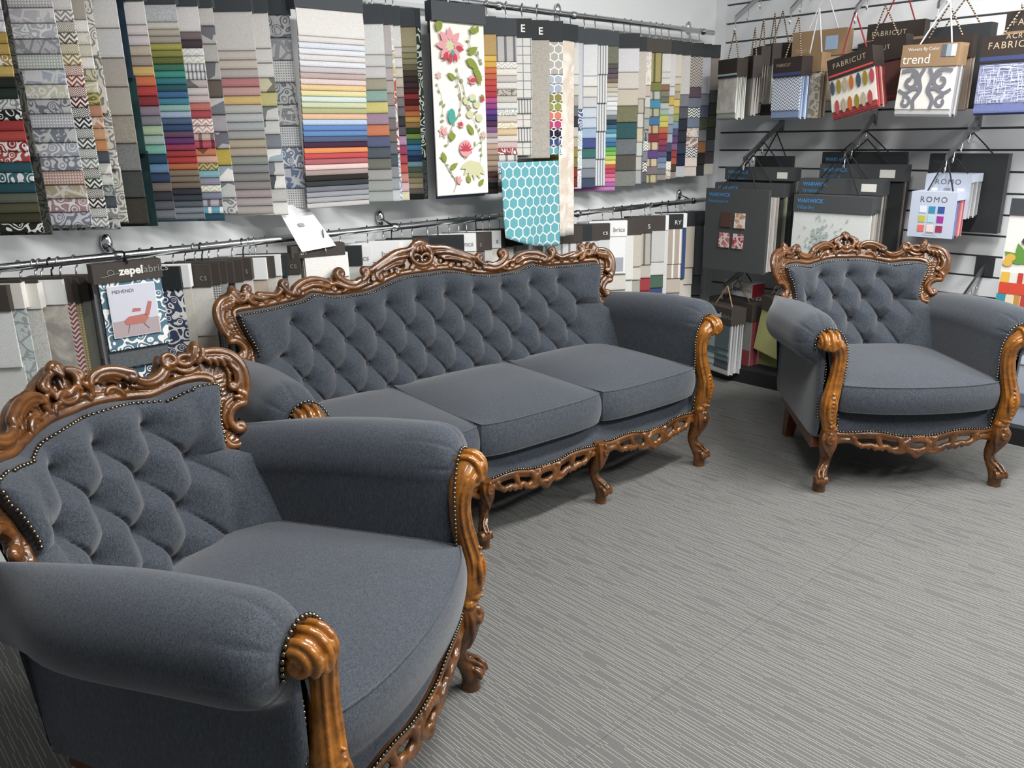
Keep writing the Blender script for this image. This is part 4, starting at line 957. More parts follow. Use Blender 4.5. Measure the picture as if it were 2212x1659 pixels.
G3 = [
 (2.75, 3.0, .24, T('dad8d4 d4d4d0 c8c6bc a8a49c 6c6c70 3c3a3e c4c0b4 b8a890 9c8840 847c3c 902024 7c2028'), 'narrow cream to olive and red samples right of the cream toile', UB, 'hdr'),
 (2.78, 3.2, .24, T('c6c9d0w 3c5c9cF a0c4ccF b8d0d0F c8ccd0F'), 'navy stripe over blue coral print samples', UB - .01, 'hdr'),
 (2.872, 3.0, .28, T('dadcde dcdcd8 d6d2c8 c8c8cc c0ccd8 b8c8d8 96b0d0 3c4c90 35706c 98a0a8 7c8490 3c4c68'), 'white to pale blue, cobalt and green linen samples', UB - .01, 'hdr'),
 (2.942, 1, .25, T('dcdcdas dcdcdas d9d9d8s d6d9dcs d6d9dcs'), 'white cloth samples with fine dark vertical stripes', UB - .005, 'hdr'),
 (3.014, 3.8, .25, T('7a7c66m 5c5a54m 60505cm 6c5868m 7c6c58m b4a890 c0b8a4 c8c4b8 d0d0d4 dcdce0 d4d8dc b0b4b8 6c7c80 28384c 2c607c 3888a0 7cb4c4 2c78b0 246890 48a850 74b83c b8c848 d8cc54 c83c30 b82850 d04878 d86898 a850a0 b868b0'), 'charcoal to rainbow sample fan with pink and violet foot', UB - .035, 'hdr'),
 (3.162, 1.4, .29, T('d4d2d8 cfc8be c6bca8 7c7c58m 2c5c60m 6c7478m 5c5850m 80847cm'), 'white, olive, teal and grey tweed samples in broad steps', UB - .02, 'hdrd'),
 (3.215, 3.2, .25, T('c4bcae W b8b0a0w c8c4bcw c8bc9cw c0c4bcw b8b8b0w a8a8acw'.replace(' W', ''))  , 'beige and white broad striped samples', UB - .01, 'hdrd'),
 (3.254, 3.0, .24, T('d0c4bcL c4b0a4 c8c4b8 b0aca0 a0a098 989ca0f 88908cC 7c8084 6c6864C 5c6060'), 'blush and grey mixed weave samples in a narrow hanger', UB - .005, 'hdrb'),
 (3.337, 3.4, .25, T('a89c58w 7a7c3c b0b4a8w 2c88a8 b0a884w 2c70a0 c49c70w 84242c c8b48cw 583c84 c8b48cw 786c70 b8ac7cw'), 'striped samples alternating with teal, red and purple', UB - .01, 'hdrb'),
 (3.404, 3.0, .25, T('d2d0cc ccc8c0 d0ccc4 8c644c 7c7c60 687058 b0b4ac 8cb09c b8b83c c8b83c b8602c a02c2c 903048 702c5c 5c4c78 5c7ca0 7c8ca0 6c6c70 8c8480'), 'white to olive, yellow, red and blue narrow sample fan', UB, 'hdrb'),
 (3.445, 3.4, .24, T('ccc8c8 c4c4cc c8a838 b8b4b0 9ca0a0 7c8c9c 98a4b0 3c4c64 1c2c44 c8c0b0C d0c8b8l'), 'grey samples with one mustard block and a leaf print foot', UB + .005, 'hdrd'),
 (3.492, 3.0, .24, T('ccc4b4 c8c0a8 b8a880 b09c74 d0b84c b8a440 8c9c50 6c8ca8 4c4c78 5c3c6c 7c5078 982c34 a84c2c 4c3c34 8c7c70'), 'sand, yellow, violet and rust narrow samples', UB + .005, 'hdrd'),
 (3.566, 3.2, .26, T('c2beba 74767c 50545c 2c2e38 2c2e3c 2c3850 1c2440 b0b4bc'), 'stone to navy broad samples close to the corner', UB + .01, 'hdrd'),
 (3.671, 3.0, .26, T('c0b4a8c 5c4858 6c7484 3c5c50C 6c7c94 b49c88L 9c7c6cL 4c5058C d8c8bc c8bcb4'), 'speckled, plum and chevron samples close to the corner', UB + .01, 'hdrd'),
 (3.741, 3.0, .26, T('b4b4bc 7c8490 54607c 505a44 7c8084 98642c 28282c 2c2e30'), 'blue grey, olive and rust samples near the end of the upper rail', UB + .01, 'hdrd'),
 (3.822, 2.6, .26, T('8c8078 505454 3c4038 44483c 3c4040 4c5058 4c4048 b0aca0'), 'dark green and plum samples last on the upper rail', UB + .01, 'hdrd'),
]
for i, (x, first, ww, tk, lab, ub, hd) in enumerate(G3):
    nx_ = G3[i + 1][0] if i + 1 < len(G3) else x + .05
    dz = 0 if x < 3.2 else -.012
    hanger(lab, x * UPX, tk, (UH[0] + dz, UH[1] + dz), ub, Z_UP, 36, ww, 2.93, first, hd, G_UP, (nx_ - x) * UPX)

# ------------------------------------------------------------------ lower rail hangers
G_LO = 'sample hangers on the lower rails'
LH = (1.040, .956)
LOW = [  # right edge x, width, header, fabric tokens, first weight, lettering, description
 (.563, .24, 'hdrb', T('e2e4e2 dadcd8 d0d2d0'), 1, '', 'pale grey samples at the far left end of the lower rail'),
 (.604, .24, 'cream', T('d0dcdal cfd8d4 d8d8d0'), 1.6, '', 'pale teal leaf print sample with cream header, second from left on the lower rail'),
 (.650, .24, 'cream', T('e0ded8m d8d6d0s ccc8c0'), 1.6, '', 'grey and white boucle sample with cream header on the lower rail'),
 (.724, .26, 'white', T('e0d9caq'), 1, '', 'brown and white watercolour floral sample with white header'),
 (.749, .22, 'hdrb', T('b84c54C a84450C'), 1, '', 'thin red zigzag sample strip on the lower rail'),
 (.766, .22, 'hdrb', T('c9b25aO d0c890O'), 1, '', 'thin sample strip with mustard ovals on the lower rail'),
 (.797, .22, 'hdrb', T('c9ccc0 bcc2b8m'), 1, '', 'thin pale sage sample strip on the lower rail'),
 (.823, .22, 'hdrb', T('d6d2c6 d8d4c8 d0c8a8 c8b47c b89c60 a48c58'), 3, '', 'cream to gold sample strip left of the printed chair card'),
 (.881, .24, 'hdrb', T('d6d1c6F d2ccc0F'), 1, '', 'cream sample with leaf outlines left of the printed chair card'),
 (1.108, .26, 'hdrd', T('3c4a6cF 445478F'), 1, '', 'navy and white print sample right of the printed chair card'),
 (1.141, .24, 'white', T('dcd8cc d4d0c4'), 1, '', 'cream sample with white header card right of the printed chair card'),
 (1.218, .26, 'hdrb', T('e0ddd6 d6cbb6 cfc4ac c8bca4 8f9a98 7c8888'), 2.6, 'cs', 'white, sand and grey green samples left of the sofa corner'),
 (1.253, .24, 'hdrb', T('8a8f8eO 9a9e9cO'), 1, '', 'grey dotted sample left of the sofa corner'),
 (1.280, .22, 'hdrb', T('a4a8acm b0b2b4m'), 1, '', 'light grey marl sample touching the sofa corner'),
 (1.307, .22, 'hdrb', T('4a5668k 3c4658k'), 1, '', 'dark blue plaid sample behind the sofa corner'),
 (1.343, .24, 'hdrb', T('c4c4c0 b0b0ac'), 1, '', 'plain dark header hanger just above the sofa corner'),
 (1.380, .24, 'hdrb', T('dcdad4 d0ccc4'), 1, 's', 'dark header hanger with a small blue dot'),
 (1.440, .25, 'white', T('c9b8a4 d8d4cc'), 1, '', 'white header hanger right of the blue dot hanger'),
 (1.475, .23, 'hdrb', T('d0ccc4 c4c0b8'), 1, '', 'narrow dark header hanger between two white headers'),
 (1.502, .23, 'white', T('d4d8d4 c8ccc8'), 1, '', 'white header hanger second left of the open white book'),
 (1.526, .23, 'hdrd', T('4c6480 c8ccc8'), 1, '', 'thin black header hanger left of the open white book'),
 (1.585, .25, 'hdrb', T('d0cec8 c8c4bc'), 1, 'cs', 'dark header lettered cs touching the open white book'),
 (1.875, .26, 'hdrd', T('c8c8c4 b8b8b4'), 1, '', 'first dark header right of the open white book'),
 (1.926, .26, 'white', T('d8d8d8 ccccca'), 1, 'cs', 'white header lettered cs, first of three left of the sofa peak'),
 (2.069, .27, 'white', T('d8d8d8 ccccca'), 1, 'brics', 'white header lettered brics left of the sofa peak'),
 (2.139, .25, 'white', T('d4d4d8 ccccca'), 1, 'cs', 'white header right beside the sofa peak, lettered cs'),
 (2.177, .24, 'hdrb', T('c4c0b4 b8b4a8'), 1, '', 'dark header half hidden by the sofa peak'),
 (2.232, .24, 'hdrb', T('c4c0b4 b8b4a8'), 1, '', 'dark header first right of the sofa peak'),
 (2.290, .24, 'hdrd', T('c8c8c0 b8b8b0'), 1, '', 'black header second right of the sofa peak'),
 (2.390, .26, 'hdrd', T('ccc8c0 a8acb4'), 1, 's', 'black header lettered s right of the sofa peak'),
 (2.438, .24, 'hdrd', T('c8c4bc 9ca4b4'), 1, '', 'plain black header left of the white ncs header'),
 (2.512, .25, 'white', T('dcd8d0 c0c4cc'), 1, 'ncs', 'white header lettered ncs right of the sofa peak'),
 (2.564, .24, 'hdrb', T('6c84acw d8d4cc'), 1, 's', 'brown header over a blue striped sample'),
 (2.612, .24, 'hdrb', T('d0ccc4 c4c0b8'), 1, '', 'brown header in the middle of the lower rail, plain cream sample'),
 (2.672, .24, 'white', T('dad6ce d0ccc4'), 1, 's', 'white header lettered s left of the teal cloth'),
 (2.703, .22, 'hdrd', T('d4d0c8 c8c4bc'), 1, '', 'narrow black header left of the teal cloth'),
 (2.753, .23, 'hdrd', T('d8d4cc ccc8c0'), 1, '', 'black header with cream sample near the teal cloth'),
 (2.820, .23, 'hdrb', T('c8c4b8k d8d4cc'), 1, '', 'brown header with checked sample almost touching the teal cloth'),
 (2.860, .23, 'white', T('d0d4d4 d8d4cc'), 1, '', 'white edged header touching the teal cloth'),
]
for i, (x, ww, hd, tk, first, let, lab) in enumerate(LOW):
    nx_ = LOW[i + 1][0] if i + 1 < len(LOW) else x + .04
    gp = min(.06, nx_ - x)
    dz = .004 * math.sin(i * 2.1)
    zt = LH[0] + dz - .018 * (x - .5) / 2.4; zb = zt - .082
    r_ = hanger(lab, x, tk, (zt, zb), .40, Z_LO, 38, ww, 2.93, first, hd, G_LO, gp, M['blackwire'] if i % 4 == 2 else M['steel'])
    if hd in ('cream', 'white') and i < 4:
        cbox(r_, 'header_strip', M['hdrb'], -ww / 2, ww / 2, -.007, .004, zt - Z_LO, zt + .010 - Z_LO)
    if let: text(r_, let, .034, ww / 2 - .012, zb + .024 - Z_LO, -.0125, M['ink_grey'], 0, 'RIGHT')
    if 'blue dot' in lab and 'small' in lab:
        mb = MB(); disc(mb, ww / 2 - .035, zb + .055 - Z_LO, .006, .006); mb.f = [f[::-1] for f in mb.f]; o = mb.obj('dot_sticker', flat('3aa6dc'), r_); o.location = (0, -.0125, 0)
LOWR = [
 (3.263, .22, 'hdrb', T('d4d4d4w c8c8c4'), '', 'brown header beside the cream toile with a striped white sample'),
 (3.338, .23, 'hdrd', T('d8d8d6 d0d0cc b8b8b4'), '', 'black header second right of the cream toile'),
 (3.407, .24, 'hdrb', T('c8ccd4L d0d0cc c4b83c c4b83c'), '', 'brown header over pale floral and yellow samples'),
 (3.489, .24, 'hdrb', T('d0d4d4 c8ccd0 b8bcc0'), 'cs', 'brown header lettered cs on the short lower rail'),
 (3.639, .28, 'white', T('dcdcd8 d4d0c8 ccc4b4 bcb4a4 b0a898'), 'brics', 'white header lettered brics on the short lower rail'),
 (3.700, .24, 'hdrb', T('e0e0de d8d8d4 c4b84c a84448'), '', 'brown header right of the white brics header'),
 (3.774, .24, 'hdrb', T('c8c0b0 d0ccc0 a8a89c a82c34 b83038 c8c4bc'), '', 'brown header over beige and red samples'),
 (3.870, .25, 'hdrb', T('b8b0a4w c0b8ac a82c34 b02c34 c8bca4 a08c74'), 'S', 'taupe header lettered S over striped and red samples'),
 (3.997, .25, 'hdrb', T('c8c8c8 d4d4d0 4c6c5c 3c4c7c 2c4c8c b84c2c'), '', 'brown header over white, green and blue samples'),
 (4.029, .22, 'white', T('d8d8d4 c8c8c4'), '', 'narrow white header card left of the RY header'),
 (4.176, .27, 'hdrd', T('b8a898W b8a898W c4b8a8 8c949c 6c747c'), 'RY', 'black header lettered RY over a beige and red striped sample'),
 (4.215, .24, 'white', T('2c4c84 d0c8b8 d8d4cc'), '', 'thin white header over a royal blue sample'),
 (4.304, .25, 'hdrd', T('c4b8a4 d4ccbc d8d4cc c8c4bc'), '', 'black header over cream samples next to the corner'),
 (4.405, .26, 'hdrd', T('505458 44484c 3c4044'), '', 'black header over charcoal samples last before the corner'),
]
for i, (x, ww, hd, tk, let, lab) in enumerate(LOWR):
    nx_ = LOWR[i + 1][0] if i + 1 < len(LOWR) else x + .04
    zt = .998 + .003 * math.sin(i * 1.7); zb = zt - .086
    r_ = hanger(lab, x, tk, (zt, zb), .33, Z_LR, 36, ww, 2.93, 2.4, hd, G_LO, min(.06, nx_ - x), M['blackwire'] if i % 5 == 1 else M['steel'])
    if let: text(r_, let, .036, ww / 2 - .012, zb + .026 - Z_LR, -.0125, M['ink_grey'] if hd == 'white' else M['ink_white'], 0, 'RIGHT')
    if let == 'brics' and x > 3:
        cbox(r_, 'photo_card', M['white'], .02, ww / 2 - .01, -.0125, -.0095, zb - .21 - Z_LR, zb - .01 - Z_LR); cbox(r_, 'photo_print', flat('a7abb4'), .045, ww / 2 - .02, -.0132, -.0124, zb - .20 - Z_LR, zb - .12 - Z_LR)

# ---- the board with the printed chair card
zr = empty('fabric_sample_board', (.886, 2.80, 1.090), math.radians(-2), 'brown headed sample board with a printed card of a red armchair, above the near chair', 'sample board')
cbox(zr, 'header_board', M['hdrb'], -.108, .108, -.010, .045, -.062, .0); add_hook(zr, -.0, M['blackwire'])
text(zr, 'zepel', .036, -.028, -.040, -.0115, M['ink_white'], .0012); text(zr, 'fabrics', .034, .040, -.040, -.0115, M['ink_grey'])
mb = MB(); mb.tube([(-.085, -.0115, -.043), (-.065, -.0115, -.040), (-.045, -.0115, -.036), (-.03, -.0115, -.034)], .0012, 5); mb.tube(np.insert(ring2(-.055, -.030, .010, .008, 14), 1, -.0115, axis=1), .0014, 5, False); mb.obj('swirl_mark', M['ink_grey'], zr)
swatch(zr, '4c7890F', .196, .23, .004, -.004, -.060, 'cloth_leaf'); swatch(zr, '5f6468m', .190, .295, .000, .008, -.060, 'cloth_leaf'); swatch(zr, '2f5872F', .186, .40, .000, .020, -.060, 'cloth_leaf'); swatch(zr, 'b8bcc4', .20, .36, -.004, .032, -.060, 'cloth_leaf')
card = cbox(zr, 'photo_card', M['white'], -.075, .075, -.016, -.012, -.245, -.072)
cbox(zr, 'photo_print', flat('cfd0dd'), -.073, .073, -.0168, -.0158, -.19, -.074); cbox(zr, 'photo_print', flat('b0a2a6'), -.073, .073, -.0168, -.0158, -.243, -.19)
text(zr, 'MEHENDI', .016, -.062, -.098, -.0175, M['ink_dark'])
def l_chair(mb):
    mb.add([(-.032, 0, -.205), (.028, 0, -.205), (.042, 0, -.188), (.034, 0, -.175), (-.022, 0, -.178), (-.038, 0, -.190)], [(0, 1, 2, 3, 4, 5)])
    mb.add([(.028, 0, -.182), (.044, 0, -.182), (.058, 0, -.138), (.046, 0, -.134)], [(0, 1, 2, 3)])
    mb.add([(-.010, 0, -.164), (.018, 0, -.164), (.020, 0, -.155), (-.004, 0, -.152)], [(0, 1, 2, 3)])
def l_legs(mb):
    ribbon(mb, [(-.022, -.205), (-.026, -.218), (-.030, -.232)], .002); ribbon(mb, [(.022, -.205), (.030, -.216), (.038, -.226)], .002)
for m_, fn, dy in ((flat('b9756c'), l_chair, -.0178), (flat('6c5c5c'), l_legs, -.0176)):
    mb = MB(); fn(mb); o = mb.obj('photo_print', m_, zr); o.location = (0, dy, 0)
# ---- open white book
wb = empty('open_sample_book', (1.685, 2.905, 1.032), math.radians(-14), 'open white sample book with its cover leaning up above the sofa back', 'sample book')
mb = MB(); mb.add([(-.165, .05, .185), (-.045, .05, .185), (.045, -.012, .020), (-.095, -.012, .005), (-.165, .054, .185), (-.045, .054, .185), (.045, -.008, .020), (-.095, -.008, .005)], [(0, 3, 2, 1), (4, 5, 6, 7), (0, 1, 5, 4), (1, 2, 6, 5), (2, 3, 7, 6), (3, 0, 4, 7)]); mb.obj('cover_leaf', M['white'], wb)
mb = MB(); mb.add([(-.095, .0215, .115), (-.072, .0215, .1155), (-.066, .017, .103), (-.088, .017, .102)], [(3, 2, 1, 0)]); o = mb.obj('cover_print', flat('a0a2a8'), wb); o.location = (0, -.003, 0)
cbox(wb, 'header_card', M['hdrb'], -.135, .085, .0, .06, -.020, .028); add_hook(wb, -.055, M['steel'])
text(wb, 'SM', .020, -.100, -.006, -.002, M['ink_white'])
for j in range(7):
    swatch(wb, ('e8e6e2', 'dedcd8', 'eceae6')[j % 3], .178, .10 + .028 * j, .006 + .004 * math.sin(j * 2.2), .004 + .007 * j, -.012, 'cloth_leaf')

# ------------------------------------------------------------------ slat wall: display arms and sample books
def display_arm(y, zw, xt, zt, label, pegs=4, plate=False):
    L = WALL_X - xt
    r = empty('display_fixture', (WALL_X, y, zw), 0, label, 'display arm', 'sloping display arms on the slat wall')
    mb = MB(); hz = zt - zw
    mb.add([(0, -.006, -.016), (0, .006, -.016), (0, .006, .016), (0, -.006, .016), (-L, -.006, hz - .016), (-L, .006, hz - .016), (-L, .006, hz + .012), (-L, -.006, hz + .012)], [(0, 3, 2, 1), (4, 5, 6, 7), (0, 1, 5, 4), (1, 2, 6, 5), (2, 3, 7, 6), (3, 0, 4, 7)])
    mb.obj('bar', M['steel'], r)
    cbox(r, 'wall_plate', M['board'] if plate else M['steel'], -.010, .0, -.045 if plate else -.016, .045 if plate else .016, -.05, .055)
    pm = MB(); pm.tube([(0, 0, 0), (0, 0, -.050), (-.006, 0, -.060), (-.014, 0, -.056), (-.014, 0, -.040)], .0026, 6); me = pm.mesh('peg', True); me.materials.append(M['chrome'])
    for k_ in range(pegs):
        t = .985 - k_ * (.80 / max(1, pegs - 1)) * .9; o = mk('peg', me, None, r); o.location = (-L * t, 0, hz * t - .012)
    return r
display_arm(2.655, 2.345, 4.187, 2.060, 'top row display arm nearest the corner, over the pale floral book')
display_arm(2.378, 2.353, 4.278, 2.078, 'top row display arm over the blue knit book')
display_arm(2.000, 2.340, 4.230, 2.040, 'top row display arm over the red book')
display_arm(1.623, 2.324, 4.262, 2.017, 'top row display arm over the grey scroll book')
display_arm(1.270, 2.330, 4.262, 2.030, 'top row display arm over the blue weave book')
display_arm(2.611, 1.517, 4.296, 1.318, 'middle row display arm nearest the corner, over the board with four windows')
display_arm(2.054, 1.540, 4.383, 1.334, 'middle row display arm over the pale toile book')
display_arm(1.519, 1.507, 4.328, 1.331, 'middle row display arm over the two pale blue grey books')
display_arm(2.669, 0.735, 4.242, 0.564, 'low display arm nearest the corner, over the brown boxed books')
display_arm(2.330, 0.735, 4.300, 0.575, 'low display arm over the lime green book')
display_arm(1.387, 0.771, 4.405, 0.630, 'empty low display arm on a black plate right of the far armchair', 4, True)

G_WB = 'sample books hung on the slat wall'
def book(label, X, yl, yr, zt, zb, thick, hh, hm, cover, sides, cord=None, roll=0.0, yaw=0.0, cover_z=None, side_w=1.0, name='fabric_sample_book', group=G_WB):
    wd = yl - yr; h = zt - zb
    r = empty(name, (X, (yl + yr) / 2, zt), -PI / 2 + math.radians(yaw), label, 'sample book', group); r.rotation_euler[1] = math.radians(roll)
    cbox(r, 'header', M[hm], -wd / 2, wd / 2, -.005, thick, -hh, 0)
    if cover: swatch(r, cover, wd * .99, (cover_z if cover_z else h) - hh + .004, 0, .003, -hh + .004, 'cover_cloth')
    n = len(sides)
    for j, tk in enumerate(sides):
        y0 = .006 + (thick - .008) * j / n; t_ = max(.004, (thick - .008) / n)
        o = swatch(r, tk, wd * (.985 + .03 * ((j * 37) % 7) / 7) * side_w, h - hh + .006 * math.sin(j * 1.9) - .004, 0, y0 + .004, -hh + .002, 'cloth_leaf')
        o.scale = (1, max(1.0, t_ / .0075), 1)
    if cord:
        cm, ax, az, ay = cord
        for q in ((-.28, 'L'), (.28, 'R')):
            mb = MB(); mb.tube(cr([(q[0] * wd, thick * .45, 0), (q[0] * wd * .5 + ax * .5, thick * .45 + ay * .5, az * .52), (ax, thick * .45 + ay, az)], 5), .0036, 6); mb.obj('cord', M[cm], r, True)
    return r
def board_text(r, wd, t1, t2, z1, size=.028, m='ink_blue', y=-.0062):
    text(r, t1, size, -wd / 2 + .022, z1, y, M[m], .0008); text(r, t2, size * .95, -wd / 2 + .022, z1 - size * 1.15, y, M[m])

# middle row, corner arm
r = book('black back board at the rear of the corner arm, middle row', 4.56, 2.690, 2.450, 1.326, .98, .03, .12, 'board', '2c2e30', T('2a2c2e 303234'), ('blackcord', 0, .13, 0))
r = book('charcoal book third from front on the corner arm, small barcode label', 4.455, 2.828, 2.369, 1.265, .79, .07, .075, 'charcoal', None, T('3c3e40 5c605c 888c88 6c706c'), ('blackcord', 0, .14, 0)); board_text(r, .459, 'WARWICK', 'Devereaux', -.040); cbox(r, 'barcode_label', M['cream'], .12, .185, -.0065, -.0045, -.062, -.026)
r = book('charcoal book second from front on the corner arm, middle row', 4.355, 2.829, 2.375, 1.178, .70, .07, .075, 'charcoal', None, T('40443c 6c7458 8c9470 a4a890 505448 3c403c'), ('blackcord', 0, .16, 0)); board_text(r, .454, 'WARWICK', '', -.040)
r = book('large charcoal board with four small cloth windows, frontmost on the corner arm', 4.235, 2.815, 2.392, 1.150, .676, .020, .474, 'charcoal', None, [], ('blackcord', .03, .17, .03), yaw=-2)
for j, tk in enumerate(T('d0ccc4 b8b0ac c8c0b8 d8d4cc a8a49c c4bcb4')):
    o = swatch(r, tk, .37, .42, .030, .024 + j * .015, -.045, 'cloth_leaf')
board_text(r, .423, 'WARWICK', 'Renaissance', -.045, .030)
for (u0, v0, tk) in ((.275, .285, '5a3a30m'), (.50, .285, 'c08a68L'), (.265, .535, 'b8645cL'), (.49, .535, 'a8303cL')):
    swatch(r, tk, .070, .088, -.2115 + u0 * .423 + .035, -.0085, -v0 * .474, 'window_swatch')
# middle row, second arm
r = book('black back board behind the charcoal books on the second arm', 4.58, 2.276, 1.811, 1.350, .86, .03, .09, 'board', '2c2e30', T('2a2c2e 303234'), ('blackcord', 0, .11, 0)); board_text(r, .465, 'WARWICK', '', -.05)
r = book('charcoal book with barcode label third from front on the second arm', 4.475, 2.231, 1.765, 1.288, .80, .08, .085, 'charcoal', None, T('303234 5c5450 887c74 3c3c40 a09c98 4c4848'), ('blackcord', 0, .13, 0)); board_text(r, .466, 'WARWICK', 'Linen Co', -.040); cbox(r, 'barcode_label', M['cream'], .105, .185, -.0065, -.0045, -.068, -.026)
r = book('charcoal book with white label second from front on the second arm', 4.372, 2.292, 1.825, 1.214, .74, .08, .080, 'charcoal', None, T('8c8884 b4b0a8 5c5854 787470 d0ccc4 4c4846'), ('blackcord', 0, .15, 0)); board_text(r, .467, 'WARWICK', 'Symphony', -.040); cbox(r, 'barcode_label', M['cream'], .12, .20, -.0065, -.0045, -.062, -.022)
r = book('pale toile sample book with charcoal header behind the far armchair', 4.268, 2.262, 1.825, 1.131, .66, .100, .088, 'charcoal', 'd3d8d6', T('d8d4cc a8a49c c8c0b4 b4aca4 8c8884'), ('blackcord', 0, .20, .06)); board_text(r, .437, 'WARWICK', 'Villandry', -.040, .030)
def l_tree(mb):
    rr = random.Random(3)
    for _ in range(150):
        a = rr.uniform(0, 2 * PI); q = abs(rr.gauss(0, .055)); leaf_poly(mb, -.05 + q * 1.1 * math.cos(a), -.25 + q * 1.6 * math.sin(a), rr.uniform(.012, .03), rr.uniform(.003, .007), rr.uniform(0, 6.28), 4)
prints(r, [(flat('a9b8b4'), l_tree)], -.0042)
# middle row, third arm
r = book('large black board behind the pale blue grey books on the third arm', 4.585, 1.690, 1.322, 1.343, .955, .05, .388, 'board', None, [], ('blackcord', 0, .10, 0)); text(r, 'WARWICK', .024, -.165, -.05, -.0062, M['ink_dark'])
r = book('pale blue grey book with grey cloth edges, behind its twin on the third arm', 4.41, 1.630, 1.416, 1.250, 1.035, .150, .040, 'bluegrey', None, T('9a9ca0 b4b6b8 8c8e94 a8aaac c4c6c8 84868c 9c9ea0'), ('blackcord', 0, .07, 0))
cbox(r, 'cover_board', M['bluegrey'], -.107, .107, -.0065, -.0045, -.215, 0); text(r, 'ROMO', .036, 0, -.050, -.0074, M['ink_dark'], 0, 'CENTER', space=1.25)
for k_, cx_ in enumerate((-.062, .0, .062)): cbox(r, 'colour_chip', (M['white'], M['grey'], M['cream'])[k_], cx_ - .016, cx_ + .016, -.0088, -.0066, -.100, -.068)
r = book('pale blue grey book with nine colour chips, frontmost on the third arm', 4.29, 1.642, 1.430, 1.170, .948, .140, .040, 'bluegrey', None, T('3c6ca8 5c84b8 8c5c84 b84c5c c86c6c d89c94 b04c60 c87c7c'), ('blackcord', 0, .155, .03), side_w=.97)
cbox(r, 'cover_board', M['bluegrey'], -.107, .107, -.0065, -.0045, -.222, 0); text(r, 'ROMO', .038, 0, -.050, -.0074, M['ink_dark'], 0, 'CENTER', space=1.25)
chips = ['d5dfe8', '2f88a8', '2c4c94', 'b8b44c', 'a8ccd4', '982c90', 'd8685c', 'e0ccc8', '902c50']
for k_, c_ in enumerate(chips):
    cx_ = (-.045, -.002, .041)[k_ % 3]; cz_ = -.070 - .046 * (k_ // 3); cbox(r, 'colour_chip', flat(c_), cx_ - .0155, cx_ + .0155, -.0088, -.0066, cz_ - .032, cz_)
text(r, 'LINARA', .013, 0, -.204, -.0074, M['ink_grey'], 0, 'CENTER'); text(r, 'Weaves and plains', .009, 0, -.214, -.0074, M['ink_grey'], 0, 'CENTER')

# top row
r = book('pale embroidered floral book with dark brown header, nearest the corner, top row', 4.24, 2.800, 2.630, 1.860, 1.533, .070, .100, 'espresso', 'c9c4b8Q', T('b8bcb0 c8ccc4 d0d4cc a8b0a4 c4c8bc d4d4cc'), ('cord', 0, .150, 0), roll=0, yaw=-20, cover_z=.29)
swatch(r, '8fa89c', .165, .05, 0, .008, -.272, 'cloth_leaf'); cbox(r, 'header_stripe', flat('a9c4cc'), -.085, .085, -.0062, -.0048, -.088, -.078)
r = book('grey fabric edged book second in the corner cluster, top row', 4.31, 2.690, 2.560, 1.872, 1.553, .05, .115, 'espresso', 'a8a49c', T('a09c94 b0aca4 989490'), ('cord', 0, .145, 0), yaw=-35)
r = book('taupe fabric edged book third in the corner cluster, top row', 4.40, 2.690, 2.570, 1.925, 1.620, .05, .100, 'espresso', '8c8274', T('8c8478 9c948c 847c70'), ('cord', 0, .150, 0), yaw=-35)
r = book('pale grey fabric edged book fourth in the corner cluster, top row', 4.50, 2.680, 2.560, 1.945, 1.620, .05, .110, 'espresso', 'c0beb8', T('c0beb8 ccc8c4 b4b0a8'), ('cord', 0, .165, 0), yaw=-35)
r = book('black headed book at the rear of the corner cluster, top row', 4.59, 2.700, 2.520, 1.955, 1.56, .04, .13, 'espresso', '3c3834', T('3c3834 4c4844'), ('cord', 0, .17, 0))
r = book('large brown kraft book at the rear of the second arm, top row', 4.54, 2.496, 2.180, 1.995, 1.62, .07, .135, 'kraft', 'b8a488', T('b8a890 8c7c68 c8b8a0'), ('whitecord', 0, .20, 0)); cbox(r, 'header_label', flat('9db6d2'), .04, .11, -.0066, -.0048, -.105, -.035)
text(r, 'trend', .04, -.13, -.11, -.0062, M['ink_tan'])
r = book('brown kraft headed book with a tan foliage cloth beside the blue knit book', 4.35, 2.345, 2.205, 1.862, 1.530, .065, .095, 'kraft', 'a89878L', T('8c7c64 a4947c 745c48 b4a48c'), ('whitecord', 0, .22, 0), yaw=-12)
cbox(r, 'header_chip', M['cream'], -.03, -.005, -.0066, -.0048, -.075, -.02); cbox(r, 'header_chip', flat('a9b7c4'), -.05, -.02, -.0066, -.0048, -.095, -.07)
r = book('blue and white knit patterned book with dark header, top row', 4.24, 2.447, 2.250, 1.842, 1.527, .075, .098, 'espresso', '6a84b4C', T('7c94bc a4b8d4 5c78a8 8ca4c8 c0ccdc 4c6494'), ('cord', 0, .20, .02), yaw=-14, cover_z=.27)
swatch(r, '3f4f94', .19, .05, 0, .010, -.256, 'cloth_leaf'); cbox(r, 'header_stripe', flat('3a4878'), -.095, .095, -.0062, -.0048, -.092, -.076); text(r, 'FABRICUT', .022, -.075, -.045, -.0062, M['ink_tan'])
r = book('dark brown headed book at the rear of the third arm, top row', 4.54, 2.071, 1.780, 1.995, 1.62, .06, .12, 'espresso', 'a87c5c', T('b85048 a06840 8c3c44'), ('redcord', 0, .19, 0)); text(r, 'FABRICUT', .034, -.12, -.062, -.0062, M['ink_tan'], space=1.2); cbox(r, 'kraft_band', M['kraft'], -.15, .15, -.0068, -.0052, -.125, -.080); cbox(r, 'kraft_chip', flat('a8305c'), .02, .07, -.0078, -.0066, -.120, -.082)
